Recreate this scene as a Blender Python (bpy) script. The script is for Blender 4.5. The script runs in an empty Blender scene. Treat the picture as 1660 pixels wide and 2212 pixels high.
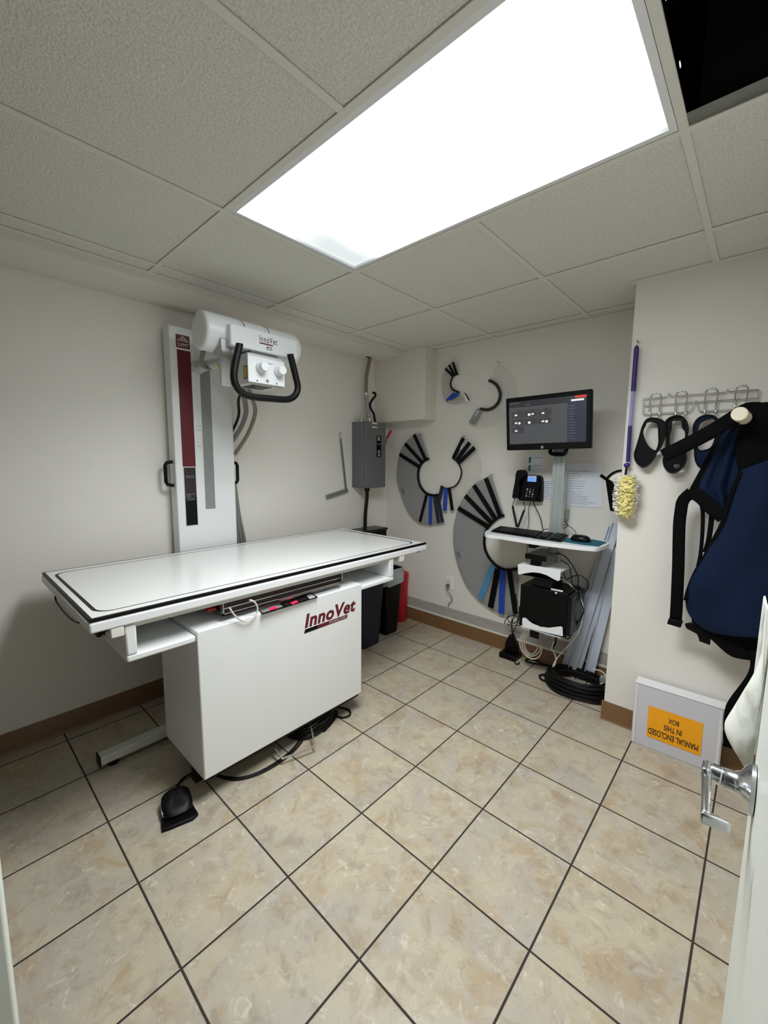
import bpy, bmesh, math, random
from mathutils import Vector, Matrix, noise
random.seed(7)
scn = bpy.context.scene
COL = scn.collection
PI = math.pi

LAMP = 16
SPREAD = 2.45
LENS = 5.8
WORLD = 0.03
EXPO = 0.35
CAMF = 895.790
CAMSX = -0.005028
CAMSY = -0.000553
CAMLOC = (2.46021, -2.68685, 1.35197)
CAMROT = (1.448948, -0.009615, 0.734453)

# ------------------------------------------------------------------ materials
def lin(c):
    return tuple(((v/255)/12.92 if v/255 <= .04045 else ((v/255+.055)/1.055)**2.4) for v in c)

def mat(name, rgb, rough=.5, metal=0, var=.06, scale=12, bump=0, bscale=200, alpha=1, spec=.5, coat=0, stretch=None):
    m = bpy.data.materials.new(name); m.use_nodes = True
    nt = m.node_tree; N = nt.nodes; L = nt.links
    b = N['Principled BSDF']; c = lin(rgb)
    b.inputs['Roughness'].default_value = rough
    b.inputs['Metallic'].default_value = metal
    b.inputs['Specular IOR Level'].default_value = spec
    b.inputs['Coat Weight'].default_value = coat
    b.inputs['Alpha'].default_value = alpha
    tc = N.new('ShaderNodeTexCoord')
    src = tc.outputs['Object']
    if stretch:
        mp = N.new('ShaderNodeMapping'); mp.inputs['Scale'].default_value = stretch
        L.new(src, mp.inputs[0]); src = mp.outputs[0]
    nz = N.new('ShaderNodeTexNoise'); nz.inputs['Scale'].default_value = scale; nz.inputs['Detail'].default_value = 4
    L.new(src, nz.inputs['Vector'])
    mx = N.new('ShaderNodeMix'); mx.data_type = 'RGBA'
    mx.inputs[6].default_value = (*[max(0, v*(1-var)) for v in c], 1)
    mx.inputs[7].default_value = (*[min(1, v*(1+var)) for v in c], 1)
    L.new(nz.outputs[0], mx.inputs[0]); L.new(mx.outputs[2], b.inputs['Base Color'])
    if bump:
        n2 = N.new('ShaderNodeTexNoise'); n2.inputs['Scale'].default_value = bscale; n2.inputs['Detail'].default_value = 3
        L.new(src, n2.inputs['Vector'])
        bp = N.new('ShaderNodeBump'); bp.inputs['Strength'].default_value = bump; bp.inputs['Distance'].default_value = .004
        L.new(n2.outputs[0], bp.inputs['Height']); L.new(bp.outputs[0], b.inputs['Normal'])
    return m

def emis(name, rgb, s, base=(5, 5, 5)):
    m = mat(name, base, .3)
    b = m.node_tree.nodes['Principled BSDF']
    b.inputs['Emission Color'].default_value = (*lin(rgb), 1); b.inputs['Emission Strength'].default_value = s
    return m

WALL = mat('wall_paint', (231, 227, 219), .62, var=.012, scale=3, bump=.12, bscale=260)
WALLD = mat('low_bounce_wall', (104, 98, 90), .7, var=.02, scale=3)  # dark tone made up for the unseen wall, lowers bounce light
CEILT = mat('ceiling_tile', (230, 227, 217), .9, var=.34, scale=150, bump=1.0, bscale=190)
TEE = mat('ceiling_tee', (226, 224, 216), .5, var=.02)
SOFF = mat('soffit_paint', (226, 220, 209), .65, var=.02, scale=4, bump=.1)
BASE = mat('brown_vinyl_base', (120, 88, 56), .45, var=.06, scale=6)
VOID = mat('plenum_black', (9, 9, 9), .95, var=.2)
WHT = mat('white_powder_coat', (232, 234, 234), .35, var=.008, scale=5, bump=.03, bscale=500)
WHT2 = mat('white_plastic', (236, 238, 240), .32, var=.008)
OFFW = mat('offwhite_plastic', (226, 224, 214), .4, var=.02)
TOPW = mat('white_laminate', (232, 233, 230), .22, var=.012, scale=3)
GRYM = mat('grey_metal', (150, 153, 152), .35, metal=.3, var=.05)
LGRY = mat('light_grey_enamel', (205, 207, 203), .4, var=.02)
PANEL = mat('panel_grey', (104, 106, 108), .5, var=.04)
BLK = mat('black_plastic', (5, 5, 6), .45, var=.2, spec=.2)
BLKR = mat('black_rubber', (7, 7, 8), .5, var=.2, spec=.28)
BLKG = mat('black_gloss', (5, 5, 6), .3, var=.1, spec=.3)
BLKF = mat('black_webbing', (4, 4, 5), .9, var=.3, spec=.15, scale=200, bump=.3, bscale=600)
NAVY = mat('navy_nylon', (8, 26, 54), .8, var=.2, scale=60, spec=.2, bump=.25, bscale=700)
MAROON = mat('maroon_print', (96, 14, 32), .4, var=.05)
CHROME = mat('brushed_chrome', (205, 207, 208), .2, metal=1, var=.05, scale=40, stretch=(1, 1, 12))
ALU = mat('aluminium_extrusion', (196, 204, 202), .38, metal=.55, var=.04)
STEEL = mat('galvanised_steel', (168, 168, 164), .35, metal=.8, var=.1)
CABG = mat('grey_cable', (120, 118, 112), .6, var=.05)
CABT = mat('tan_conduit', (128, 116, 98), .55, var=.08)
CABW = mat('white_cable', (214, 210, 200), .5, var=.03)
RED = mat('red_plastic', (178, 22, 38), .38, var=.05)
NAVB = mat('navy_bin_plastic', (16, 18, 40), .5, var=.1)
BLUE = mat('blue_strip', (30, 66, 170), .55, var=.08)
LBLUE = mat('light_blue_strip', (82, 140, 182), .55, var=.06)
NVST = mat('navy_strip', (20, 28, 54), .55, var=.1)
PAPER = mat('white_paper', (228, 232, 240), .8, var=.01)
INK = mat('grey_ink', (120, 124, 136), .8, var=.05)
TEAL = mat('teal_green_print', (70, 128, 122), .7, var=.05)
TEALM = mat('teal_mouse_mat', (20, 92, 108), .85, var=.08, scale=80)
ORNG = mat('orange_label', (255, 172, 14), .55, var=.03)
CARD = mat('white_cardboard', (206, 206, 212), .75, var=.03, scale=6)
CARDT = mat('white_cardboard_flap', (226, 224, 226), .72, var=.02)
YEL = mat('yellow_fluff', (240, 229, 156), .95, var=.12, scale=60)
WFL = mat('white_fluff', (238, 234, 222), .95, var=.06, scale=60)
PURP = mat('purple_grip', (50, 32, 108), .45, var=.08)
LAV = mat('lavender_tube', (150, 146, 206), .4, var=.05)
CREAM = mat('cream_wood', (236, 226, 204), .55, var=.05)
MARB = mat('grey_streaked_vinyl', (228, 229, 220), .5, var=.02)
DOORM = mat('door_paint', (226, 230, 222), .45, var=.02, bump=.12, bscale=160)
YLAB = mat('yellow_warning', (206, 170, 50), .5, var=.04)
LIME = mat('lime_tie', (186, 204, 78), .6, var=.05)
BROWN = mat('dark_brown_trim', (38, 24, 26), .5, var=.1)
STRIPW = mat('white_trim_plastic', (206, 214, 228), .38, var=.03)
SCAR = mat('grey_wall_scar', (172, 166, 160), .75, var=.38, scale=9, stretch=(.7, 1, 9))
CLEARB = mat('bin_liner', (190, 196, 196), .25, var=.05, alpha=.62)
SHEETG = mat('smoky_plastic_sheet', (158, 161, 162), .35, var=.03, alpha=.42)
SHEETM = mat('pale_plastic_sheet', (176, 180, 172), .3, var=.03, alpha=.26)
SHEETC = mat('clear_plastic_sheet', (204, 202, 194), .18, var=.02, alpha=.10)
SCRB = emis('screen_bezel_grey', (92, 94, 96), .55)
SCRD = emis('screen_dark', (62, 63, 66), .5)
SCRP = emis('screen_side_panel', (66, 70, 84), .5)
SCRT = emis('screen_thumb', (78, 79, 81), .5)
SCRL = emis('screen_text', (122, 124, 130), .5)
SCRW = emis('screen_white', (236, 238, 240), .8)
SCRR = emis('screen_red', (196, 60, 48), .8)
LCD = emis('phone_lcd', (110, 160, 236), .9)
LEDR = emis('red_digits', (255, 30, 70), 3.0)

def vein(m, rgb, lo, hi, scale, amt):          # grey streaks lying in the material itself
    nt = m.node_tree; N = nt.nodes; L = nt.links; b = N['Principled BSDF']
    old = b.inputs['Base Color'].links[0].from_socket
    tc = N.new('ShaderNodeTexCoord'); mp = N.new('ShaderNodeMapping'); mp.inputs['Scale'].default_value = (1, 1, .6)
    mp.inputs['Rotation'].default_value = (.5, .3, .2)
    nz = N.new('ShaderNodeTexNoise'); nz.inputs['Scale'].default_value = scale; nz.inputs['Detail'].default_value = 7; nz.inputs['Distortion'].default_value = .9
    L.new(tc.outputs['Object'], mp.inputs[0]); L.new(mp.outputs[0], nz.inputs['Vector'])
    rp = N.new('ShaderNodeValToRGB'); rp.color_ramp.elements[0].position = lo; rp.color_ramp.elements[1].position = hi
    rp.color_ramp.elements[0].color = (0, 0, 0, 1); rp.color_ramp.elements[1].color = (amt, amt, amt, 1)
    L.new(nz.outputs[0], rp.inputs[0])
    mx = N.new('ShaderNodeMix'); mx.data_type = 'RGBA'; mx.inputs[7].default_value = (*lin(rgb), 1)
    L.new(rp.outputs[0], mx.inputs[0]); L.new(old, mx.inputs[6]); L.new(mx.outputs[2], b.inputs['Base Color'])
vein(MARB, (168, 168, 152), .47, .62, 13, 1)

TILE = .33521
def floor_mat():
    m = bpy.data.materials.new('floor_tile'); m.use_nodes = True
    nt = m.node_tree; N = nt.nodes; L = nt.links; b = N['Principled BSDF']
    tc = N.new('ShaderNodeTexCoord'); sp = N.new('ShaderNodeSeparateXYZ'); L.new(tc.outputs['Object'], sp.inputs[0])
    def M(op, a, bb=None, c=None):
        n = N.new('ShaderNodeMath'); n.operation = op
        for i, v in enumerate((a, bb, c)):
            if v is None: continue
            if isinstance(v, (int, float)): n.inputs[i].default_value = v
            else: L.new(v, n.inputs[i])
        return n.outputs[0]
    def MIX(f, a, c):
        mx = N.new('ShaderNodeMix'); mx.data_type = 'RGBA'
        L.new(f, mx.inputs[0])
        for i, v in ((6, a), (7, c)):
            if isinstance(v, tuple): mx.inputs[i].default_value = (*lin(v), 1)
            else: L.new(v, mx.inputs[i])
        return mx.outputs[2]
    tx = M('DIVIDE', M('SUBTRACT', sp.outputs[0], .08), TILE); ty = M('DIVIDE', M('ADD', sp.outputs[1], 2.345), TILE)
    def dist(t): return M('ABSOLUTE', M('SUBTRACT', M('FRACT', M('ADD', t, .5)), .5))
    d = M('MULTIPLY', M('MINIMUM', dist(tx), dist(ty)), TILE)
    gr = N.new('ShaderNodeMapRange'); gr.inputs[1].default_value = .0026; gr.inputs[2].default_value = .0036
    gr.inputs[3].default_value = 1; gr.inputs[4].default_value = 0; L.new(d, gr.inputs[0])
    cell = N.new('ShaderNodeCombineXYZ'); L.new(M('FLOOR', tx), cell.inputs[0]); L.new(M('FLOOR', ty), cell.inputs[1])
    wn = N.new('ShaderNodeTexWhiteNoise'); wn.noise_dimensions = '3D'; L.new(cell.outputs[0], wn.inputs['Vector'])
    off = N.new('ShaderNodeVectorMath'); off.operation = 'MULTIPLY_ADD'
    L.new(wn.outputs['Color'], off.inputs[0]); off.inputs[1].default_value = (9, 9, 9); L.new(tc.outputs['Object'], off.inputs[2])
    def NZ(scale, detail, dst, rough=.55):
        n = N.new('ShaderNodeTexNoise'); n.inputs['Scale'].default_value = scale; n.inputs['Detail'].default_value = detail
        n.inputs['Distortion'].default_value = dst; n.inputs['Roughness'].default_value = rough
        L.new(off.outputs[0], n.inputs['Vector']); return n.outputs[0]
    def RAMP(v, a, c):
        r = N.new('ShaderNodeMapRange'); r.inputs[1].default_value = a; r.inputs[2].default_value = c; L.new(v, r.inputs[0]); return r.outputs[0]
    c = MIX(RAMP(NZ(4.5, 3, .6), .38, .64), (187, 176, 153), (175, 167, 154))
    c = MIX(M('MULTIPLY', RAMP(NZ(7, 5, .7, .6), .52, .66), .7), c, (172, 150, 118))
    c = MIX(M('MULTIPLY', RAMP(NZ(15, 8, .8, .68), .5, .68), .62), c, (148, 132, 112))
    c = MIX(M('MULTIPLY', RAMP(NZ(26, 8, .9, .7), .56, .7), .65), c, (220, 213, 196))
    c = MIX(M('MULTIPLY', RAMP(NZ(46, 8, 1.2, .7), .56, .74), .5), c, (132, 116, 96))
    c = MIX(gr.outputs[0], c, (50, 42, 35))
    L.new(c, b.inputs['Base Color'])
    rr = N.new('ShaderNodeMapRange'); rr.inputs[3].default_value = .36; rr.inputs[4].default_value = .85; L.new(gr.outputs[0], rr.inputs[0])
    L.new(rr.outputs[0], b.inputs['Roughness'])
    h = M('SUBTRACT', M('MULTIPLY', NZ(20, 6, .8), .25), gr.outputs[0])
    bp = N.new('ShaderNodeBump'); bp.inputs['Strength'].default_value = .35; bp.inputs['Distance'].default_value = .004
    L.new(h, bp.inputs['Height']); L.new(bp.outputs[0], b.inputs['Normal'])
    return m
FLOOR = floor_mat()

def lens_mat(strength):
    # prismatic lens over three tubes: brighter over the lamps, dimmer past their ends
    m = bpy.data.materials.new('light_lens'); m.use_nodes = True
    nt = m.node_tree; N = nt.nodes; L = nt.links; b = N['Principled BSDF']
    b.inputs['Base Color'].default_value = (.8, .85, .9, 1); b.inputs['Roughness'].default_value = .3
    geo = N.new('ShaderNodeNewGeometry'); sp = N.new('ShaderNodeSeparateXYZ'); L.new(geo.outputs['Position'], sp.inputs[0])
    def M(op, a, bb=None, c=None):
        n = N.new('ShaderNodeMath'); n.operation = op
        for i, v in enumerate((a, bb, c)):
            if v is None: continue
            if isinstance(v, (int, float)): n.inputs[i].default_value = v
            else: L.new(v, n.inputs[i])
        return n.outputs[0]
    tot = None
    for yc, xa, xb in ((-1.83, 1.03, 2.22), (-1.64, 1.27, 2.2), (-1.45, 1.25, 2.11)):
        ex = M('MAXIMUM', M('MAXIMUM', M('SUBTRACT', xa, sp.outputs[0]), M('SUBTRACT', sp.outputs[0], xb)), 0.0)
        dy = M('SUBTRACT', sp.outputs[1], yc)
        d2 = M('ADD', M('MULTIPLY', M('MULTIPLY', ex, ex), 330.0), M('MULTIPLY', M('MULTIPLY', dy, dy), 90.0))
        w = M('POWER', 2.718, M('MULTIPLY', d2, -1.0))
        tot = w if tot is None else M('ADD', tot, w)
    saw = M('FRACT', M('MULTIPLY', sp.outputs[0], 160.0))
    st = M('MULTIPLY', M('ADD', M('MULTIPLY', M('MINIMUM', tot, 1.15), 1.0), M('ADD', .062, M('MULTIPLY', saw, .03))), strength)
    em = b.inputs['Emission Strength']; L.new(st, em)
    b.inputs['Emission Color'].default_value = (.90, .97, 1.0, 1)
    return m

# ------------------------------------------------------------------ mesh builder
class MB:
    def __init__(s): s.bm = bmesh.new(); s.mats = []; s.cur = 0
    def mat(s, m):
        if m not in s.mats: s.mats.append(m)
        s.cur = s.mats.index(m); return s
    def _f(s, vs):
        try:
            f = s.bm.faces.new(vs); f.material_index = s.cur; return f
        except ValueError: return None
    def v(s, p): return s.bm.verts.new(Vector(p))
    def hexa(s, P):        # 8 points: bottom 0-3, top 4-7
        V = [s.v(p) for p in P]
        for q in ((3, 2, 1, 0), (4, 5, 6, 7), (0, 1, 5, 4), (1, 2, 6, 5), (2, 3, 7, 6), (3, 0, 4, 7)): s._f([V[i] for i in q])
        return s
    def box(s, x0, x1, y0, y1, z0, z1):
        return s.hexa([(x0, y0, z0), (x1, y0, z0), (x1, y1, z0), (x0, y1, z0), (x0, y0, z1), (x1, y0, z1), (x1, y1, z1), (x0, y1, z1)])
    def obox(s, c, a, b_, n):      # centre plus three half-axis vectors
        c, a, b_, n = map(Vector, (c, a, b_, n))
        return s.hexa([c-a-b_-n, c+a-b_-n, c+a+b_-n, c-a+b_-n, c-a-b_+n, c+a-b_+n, c+a+b_+n, c-a+b_+n])
    def bar(s, p, q, w, t, n):     # flat bar from p to q, width w, thickness t along n
        p, q, n = Vector(p), Vector(q), Vector(n).normalized()
        d = (q-p); side = d.cross(n).normalized()
        return s.obox((p+q)/2, d/2, side*w/2, n*t/2)
    def frame(s, d):
        d = d.normalized(); u = Vector((0, 0, 1)) if abs(d.z) < .9 else Vector((1, 0, 0))
        a = d.cross(u).normalized(); return a, d.cross(a).normalized()
    def cyl(s, p, q, r0, r1=None, n=20, caps=True):
        p, q = Vector(p), Vector(q); r1 = r0 if r1 is None else r1
        a, b_ = s.frame(q-p)
        A = [s.v(p+(a*math.cos(t)+b_*math.sin(t))*r0) for t in [2*PI*i/n for i in range(n)]]
        B = [s.v(q+(a*math.cos(t)+b_*math.sin(t))*r1) for t in [2*PI*i/n for i in range(n)]]
        for i in range(n): s._f([A[i], A[(i+1) % n], B[(i+1) % n], B[i]])
        if caps: s._f(A[::-1]); s._f(B)
        return s
    def tube(s, pts, r, n=8, closed=False, smooth=True, sub=6, flat=1.0):
        pts = [Vector(p) for p in pts]
        if smooth and len(pts) > 2: pts = spline(pts, sub, closed)
        m = len(pts); rings = []; prev = None
        for i in range(m):
            if closed: d = pts[(i+1) % m]-pts[i-1]
            else: d = pts[min(i+1, m-1)]-pts[max(i-1, 0)]
            d = d.normalized() if d.length > 1e-9 else Vector((0, 0, 1))
            if prev is None: a, b_ = s.frame(d)
            else:
                a = (prev-d*prev.dot(d))
                a = a.normalized() if a.length > 1e-6 else s.frame(d)[0]
                b_ = d.cross(a).normalized()
            prev = a
            rings.append([s.v(pts[i]+a*math.cos(2*PI*k/n)*r+b_*math.sin(2*PI*k/n)*r*flat) for k in range(n)])
        for i in range(m if closed else m-1):
            A, B = rings[i], rings[(i+1) % m]
            for k in range(n): s._f([A[k], A[(k+1) % n], B[(k+1) % n], B[k]])
        if not closed: s._f(rings[0][::-1]); s._f(rings[-1])
        return s
    def prism(s, pts, off, holes=()):     # planar outline pushed along off
        off = Vector(off)
        def ring(P): return [s.v(p) for p in P]
        if not holes:
            A = ring(pts); B = [s.v(Vector(p)+off) for p in pts]
            fa = s._f(A[::-1]); fb = s._f(B); n = len(A)
            for i in range(n): s._f([A[i], A[(i+1) % n], B[(i+1) % n], B[i]])
            bmesh.ops.triangulate(s.bm, faces=[f for f in (fa, fb) if f])
            return s
        for sgn in (0, 1):
            es = []
            for P in (pts, *holes):
                V = [s.v(Vector(p)+off*sgn) for p in P]
                es += [s.bm.edges.new((V[i], V[(i+1) % len(V)])) for i in range(len(V))]
            g = bmesh.ops.triangle_fill(s.bm, edges=es, use_beauty=True)
            for f in g['geom']:
                if isinstance(f, bmesh.types.BMFace): f.material_index = s.cur
        for P in (pts, *holes):
            A = [s.v(p) for p in P]; B = [s.v(Vector(p)+off) for p in P]
            for i in range(len(A)): s._f([A[i], A[(i+1) % len(A)], B[(i+1) % len(A)], B[i]])
        bmesh.ops.remove_doubles(s.bm, verts=s.bm.verts[:], dist=1e-6)
        return s
    def loft(s, rows, closed=False):
        V = [[s.v(p) for p in r] for r in rows]
        for A, B in zip(V[:-1], V[1:]):
            m = len(A)
            for k in range(m if closed else m-1): s._f([A[k], A[(k+1) % m], B[(k+1) % m], B[k]])
        return s
    def solid(s, rings):                  # stacked closed rings with end caps
        V = [[s.v(p) for p in r] for r in rings]
        for A, B in zip(V[:-1], V[1:]):
            m = len(A)
            for k in range(m): s._f([A[k], A[(k+1) % m], B[(k+1) % m], B[k]])
        s._f(V[0][::-1]); s._f(V[-1]); return s
    def lathe(s, o, prof, n=28, axis=(0, 0, 1)):
        o = Vector(o); ax = Vector(axis).normalized(); a, b_ = s.frame(ax)
        rows = [[o+ax*h+(a*math.cos(2*PI*k/n)+b_*math.sin(2*PI*k/n))*max(r, 1e-4) for k in range(n)] for r, h in prof]
        return s.solid(rows)
    def ell(s, c, r, n=16):
        c = Vector(c); rows = []
        for i in range(1, n):
            t = PI*i/n
            rows.append([c+Vector((r[0]*math.sin(t)*math.cos(2*PI*k/n), r[1]*math.sin(t)*math.sin(2*PI*k/n), -r[2]*math.cos(t))) for k in range(n)])
        return s.solid(rows)
    def build(s, name, m=None, parent=None, base=None, bevel=0, seg=2, solidify=0, sub=0, smooth=True, ang=40):
        bmesh.ops.recalc_face_normals(s.bm, faces=s.bm.faces[:])
        me = bpy.data.meshes.new(name)
        o = bpy.data.objects.new(name, me); COL.objects.link(o)
        if parent is None:
            if base is None:
                xs = [v.co for v in s.bm.verts]
                lo = Vector([min(v[i] for v in xs) for i in range(3)]); hi = Vector([max(v[i] for v in xs) for i in range(3)])
                base = Vector(((lo.x+hi.x)/2, (lo.y+hi.y)/2, lo.z))
            org = Vector(base); o.location = org; o['_w'] = tuple(org)
        else:
            org = Vector(parent['_w']); o.parent = parent; o['_w'] = tuple(org)
        bmesh.ops.translate(s.bm, verts=s.bm.verts[:], vec=-org)
        s.bm.to_mesh(me); s.bm.free()
        for k in (s.mats if s.mats else [m]): me.materials.append(k)
        if smooth:
            me.polygons.foreach_set('use_smooth', [True]*len(me.polygons)); me.set_sharp_from_angle(angle=math.radians(ang))
        if solidify:
            d = o.modifiers.new('thick', 'SOLIDIFY'); d.thickness = solidify; d.offset = 0
        if bevel:
            d = o.modifiers.new('bevel', 'BEVEL'); d.width = bevel; d.segments = seg; d.limit_method = 'ANGLE'; d.angle_limit = math.radians(50)
        if sub:
            d = o.modifiers.new('sub', 'SUBSURF'); d.levels = sub; d.render_levels = sub
        return o

def spline(pts, sub=6, closed=False):
    pts = [Vector(p) for p in pts]; n = len(pts); out = []
    for i in range(n if closed else n-1):
        if closed: p0, p1, p2, p3 = pts[i-1], pts[i], pts[(i+1) % n], pts[(i+2) % n]
        else: p0, p1, p2, p3 = pts[max(i-1, 0)], pts[i], pts[i+1], pts[min(i+2, n-1)]
        for k in range(sub):
            t = k/sub
            out.append(.5*((2*p1)+(p2-p0)*t+(2*p0-5*p1+4*p2-p3)*t*t+(3*p1-p0-3*p2+p3)*t**3))
    if not closed: out.append(pts[-1])
    return out

def resample(pts, n):
    pts = [Vector(p) for p in pts]; L = [0]
    for a, b in zip(pts[:-1], pts[1:]): L.append(L[-1]+(b-a).length)
    out = []; j = 0
    for i in range(n):
        t = L[-1]*i/(n-1)
        while j < len(L)-2 and L[j+1] < t: j += 1
        f = (t-L[j])/max(1e-9, L[j+1]-L[j]); out.append(pts[j].lerp(pts[j+1], min(1, max(0, f))))
    return out

def thing(name, label, cat, loc, group=None):
    o = bpy.data.objects.new(name, None); COL.objects.link(o); o.location = loc; o['_w'] = tuple(loc)
    o.empty_display_size = .05
    return tag(o, label, cat, group)
def tag(o, label, cat=None, group=None):
    o['label'] = label
    if cat: o['category'] = cat
    if group: o['group'] = group
    return o
def struct(o): o['kind'] = 'structure'; return o

def text(name, body, o, right, up, m, parent, shear=0, bold=0, depth=.0008, spacing=1):
    """lettering fitted into the rectangle o, o+right, o+up"""
    cu = bpy.data.curves.new(name, 'FONT'); cu.body = body; cu.shear = shear; cu.bevel_depth = bold; cu.bevel_resolution = 0; cu.space_character = spacing
    cu.align_x = 'CENTER'
    t = bpy.data.objects.new('tmp', cu); COL.objects.link(t)
    me = bpy.data.meshes.new_from_object(t.evaluated_get(bpy.context.evaluated_depsgraph_get()))
    bpy.data.objects.remove(t); bpy.data.curves.remove(cu)
    xs = [v.co.x for v in me.vertices]; ys = [v.co.y for v in me.vertices]
    x0, x1, y0, y1 = min(xs), max(xs), min(ys), max(ys)
    o, right, up = Vector(o), Vector(right), Vector(up); nrm = right.cross(up).normalized()
    B = MB().mat(m)
    P = [o+right*((v.co.x-x0)/(x1-x0))+up*((v.co.y-y0)/(y1-y0)) for v in me.vertices]
    if bold:
        P = [p+nrm*depth*(v.co.z/bold)*.5 for p, v in zip(P, me.vertices)]
        V = [B.v(p) for p in P]
        for f in me.polygons: B._f([V[i] for i in f.vertices])
        bpy.data.meshes.remove(me)
        return B.build(name, m, parent, smooth=False)
    V = [B.v(p+nrm*depth) for p in P]; W = [B.v(p) for p in P]
    cnt = {}
    for f in me.polygons:
        ids = list(f.vertices); B._f([V[i] for i in ids])
        for a, b in zip(ids, ids[1:]+ids[:1]):
            cnt[(a, b)] = cnt.get((a, b), 0)+1
    for (a, b) in list(cnt):
        if (b, a) not in cnt: B._f([V[a], W[a], W[b], V[b]])
    bpy.data.meshes.remove(me)
    return B.build(name, m, parent, smooth=False)
# ================================================================== setting
H = 2.19
b = MB().mat(FLOOR); b.box(-.1, 2.75, -3.6, .1, -.05, 0); struct(b.build('floor', base=(0, 0, 0), smooth=False))
b = MB().mat(WALL); b.box(-.1, 0, -2.80, .1, 0, 2.75); struct(b.build('wall_left', smooth=False))
b = MB().mat(WALL); b.box(0, 2.72, 0, .1, 0, 2.75); struct(b.build('wall_back', smooth=False))
b = MB().mat(WALL); b.box(2.62, 2.72, -2.80, 0, 0, 2.75); struct(b.build('wall_right', smooth=False))
b = MB().mat(WALL); b.box(1.935, 2.62, -.39, 0, 0, H+.004); struct(b.build('wall_jog', smooth=False, bevel=.004))
b = MB().mat(WALLD)  # out-of-view wall, darkened so shade under the table deepens
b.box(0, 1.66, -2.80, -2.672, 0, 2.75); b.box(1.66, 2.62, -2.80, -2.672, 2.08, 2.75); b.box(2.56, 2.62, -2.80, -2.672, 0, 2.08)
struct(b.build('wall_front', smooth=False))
# door frame on the left of the opening (white jamb with a stop)
b = MB().mat(DOORM); b.box(1.66, 1.715, -2.81, -2.667, 0, 2.08); b.box(1.60, 1.70, -2.672, -2.664, 0, 2.12); b.box(1.715, 1.73, -2.79, -2.72, 0, 2.08)
struct(b.build('trim_1', bevel=.004))
# suspended ceiling
XS = [.29, .403, 1.0126, 1.622, 2.232, 2.62]; YS = [-2.672, -2.545, -1.935, -1.325, -.716, -.106, 0]
b = MB().mat(CEILT)
for i in range(5):
    for j in range(6):
        x0, x1, y0, y1 = XS[i], XS[i+1], YS[j], YS[j+1]
        if j == 2 and i in (2, 3, 4): continue
        g = .0025
        b.box(x0+g, x1-g, y0+g, y1-g, H+.0045, H+.018)
struct(b.build('ceiling', smooth=False))
b = MB().mat(TEE)
def tee(x0, x1, y0, y1):
    d0 = 0 if x1-x0 < y1-y0 else -.0006
    b.box(x0, x1, y0, y1, H+d0, H+.003+d0)
    if x1-x0 < y1-y0: b.box((x0+x1)/2-.0015, (x0+x1)/2+.0015, y0, y1, H+.003, H+.04)
    else: b.box(x0, x1, (y0+y1)/2-.0015, (y0+y1)/2+.0015, H+.003, H+.04)
w = .0105
for x in (.403, 1.0126, 2.232): tee(x-w, x+w, -2.672, 0)
tee(1.622-w, 1.622+w, -2.672, -1.935); tee(1.622-w, 1.622+w, -1.325, 0)
for y in (-2.545, -1.935, -1.325, -.716, -.106): tee(.29, 2.62, y-w, y+w)
b.box(.286, .31, -2.672, -.145, H-.001, H+.003); b.box(.52, 1.935, -.02, 0, H-.002, H+.003); b.box(1.915, 2.62, -.41, -.39, H-.002, H+.003)
struct(b.build('trim_2', smooth=False))
b = MB().mat(VOID)
b.box(.25, 2.62, -2.672, -.02, 2.62, 2.66); b.box(.25, .27, -2.672, -.02, 2.2, 2.62); b.box(2.6, 2.615, -2.672, -.02, 2.2, 2.62)
b.box(.27, 2.6, -2.67, -2.655, 2.2, 2.62); b.box(.27, 2.6, -.04, -.02, 2.2, 2.62); b.box(2.255, 2.60, -1.30, -1.29, 2.21, 2.6)
struct(b.build('ceiling_void', smooth=False))
# low soffit along the left wall and boxed-in corner on the back wall
b = MB().mat(SOFF); b.box(0, .29, -2.672, -.145, 2.154, H+.02); struct(b.build('trim_3', bevel=.003))
b = MB().mat(SOFF); b.box(0, .52, -.145, 0, 1.665, H+.004); struct(b.build('trim_4', bevel=.003))
def baseboard(name, p, q, nrm, ext=0):
    p, q, nrm = Vector(p), Vector(q), Vector(nrm)
    prof = [(0, 0), (.011, 0), (.006, .006), (.003, .014), (.003, .1), (.001, .104), (0, .104)]
    r = [[c+nrm*a+Vector((0, 0, h)) for a, h in prof] for c in (p, q)]
    struct(MB().mat(BASE).solid(r).build(name))
baseboard('baseboard_left', (0, -2.66, 0), (0, -.005, 0), (1, 0, 0))
baseboard('baseboard_back', (.002, 0, 0), (1.93, 0, 0), (0, -1, 0))
baseboard('baseboard_jog', (1.925, -.39, 0), (2.62, -.39, 0), (0, -1, 0))
b = MB().mat(SCAR); b.box(.004, 1.932, -.0022, 0, .118, .196); b.mat(OFFW); b.box(.004, 1.932, -.006, 0, .104, .118)
struct(b.build('trim_5', smooth=False))

# door: swung open along the right-hand wall
d = MB().mat(DOORM); d.hexa([(2.488, -1.868, .012), (2.532, -1.868, .012), (2.556, -2.665, .012), (2.512, -2.665, .012),
                             (2.488, -1.868, 2.05), (2.532, -1.868, 2.05), (2.556, -2.665, 2.05), (2.512, -2.665, 2.05)])
door = struct(d.build('door_1', bevel=.002, base=(2.53, -2.66, .012)))
h = MB().mat(CHROME); LZ = .891; LX, LY = 2.489, -1.935
h.lathe((LX, LY, LZ), [(.035, 0), (.035, .005), (.028, .011), (.0185, .016), (.0150, .024), (.0150, .034), (.0001, .034)], axis=(-1, -.02, 0), n=32)
h.build('handle_shank', parent=door)
h = MB().mat(CHROME)
h.cyl((LX-.034, LY, LZ), (LX-.052, LY+.001, LZ+.001), .0142, .0125, n=28)
h.obox((2.4345, LY-.006, LZ+.002), (.0055, 0, 0), (0, .0135, 0), (0, 0, .0115))
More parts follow.
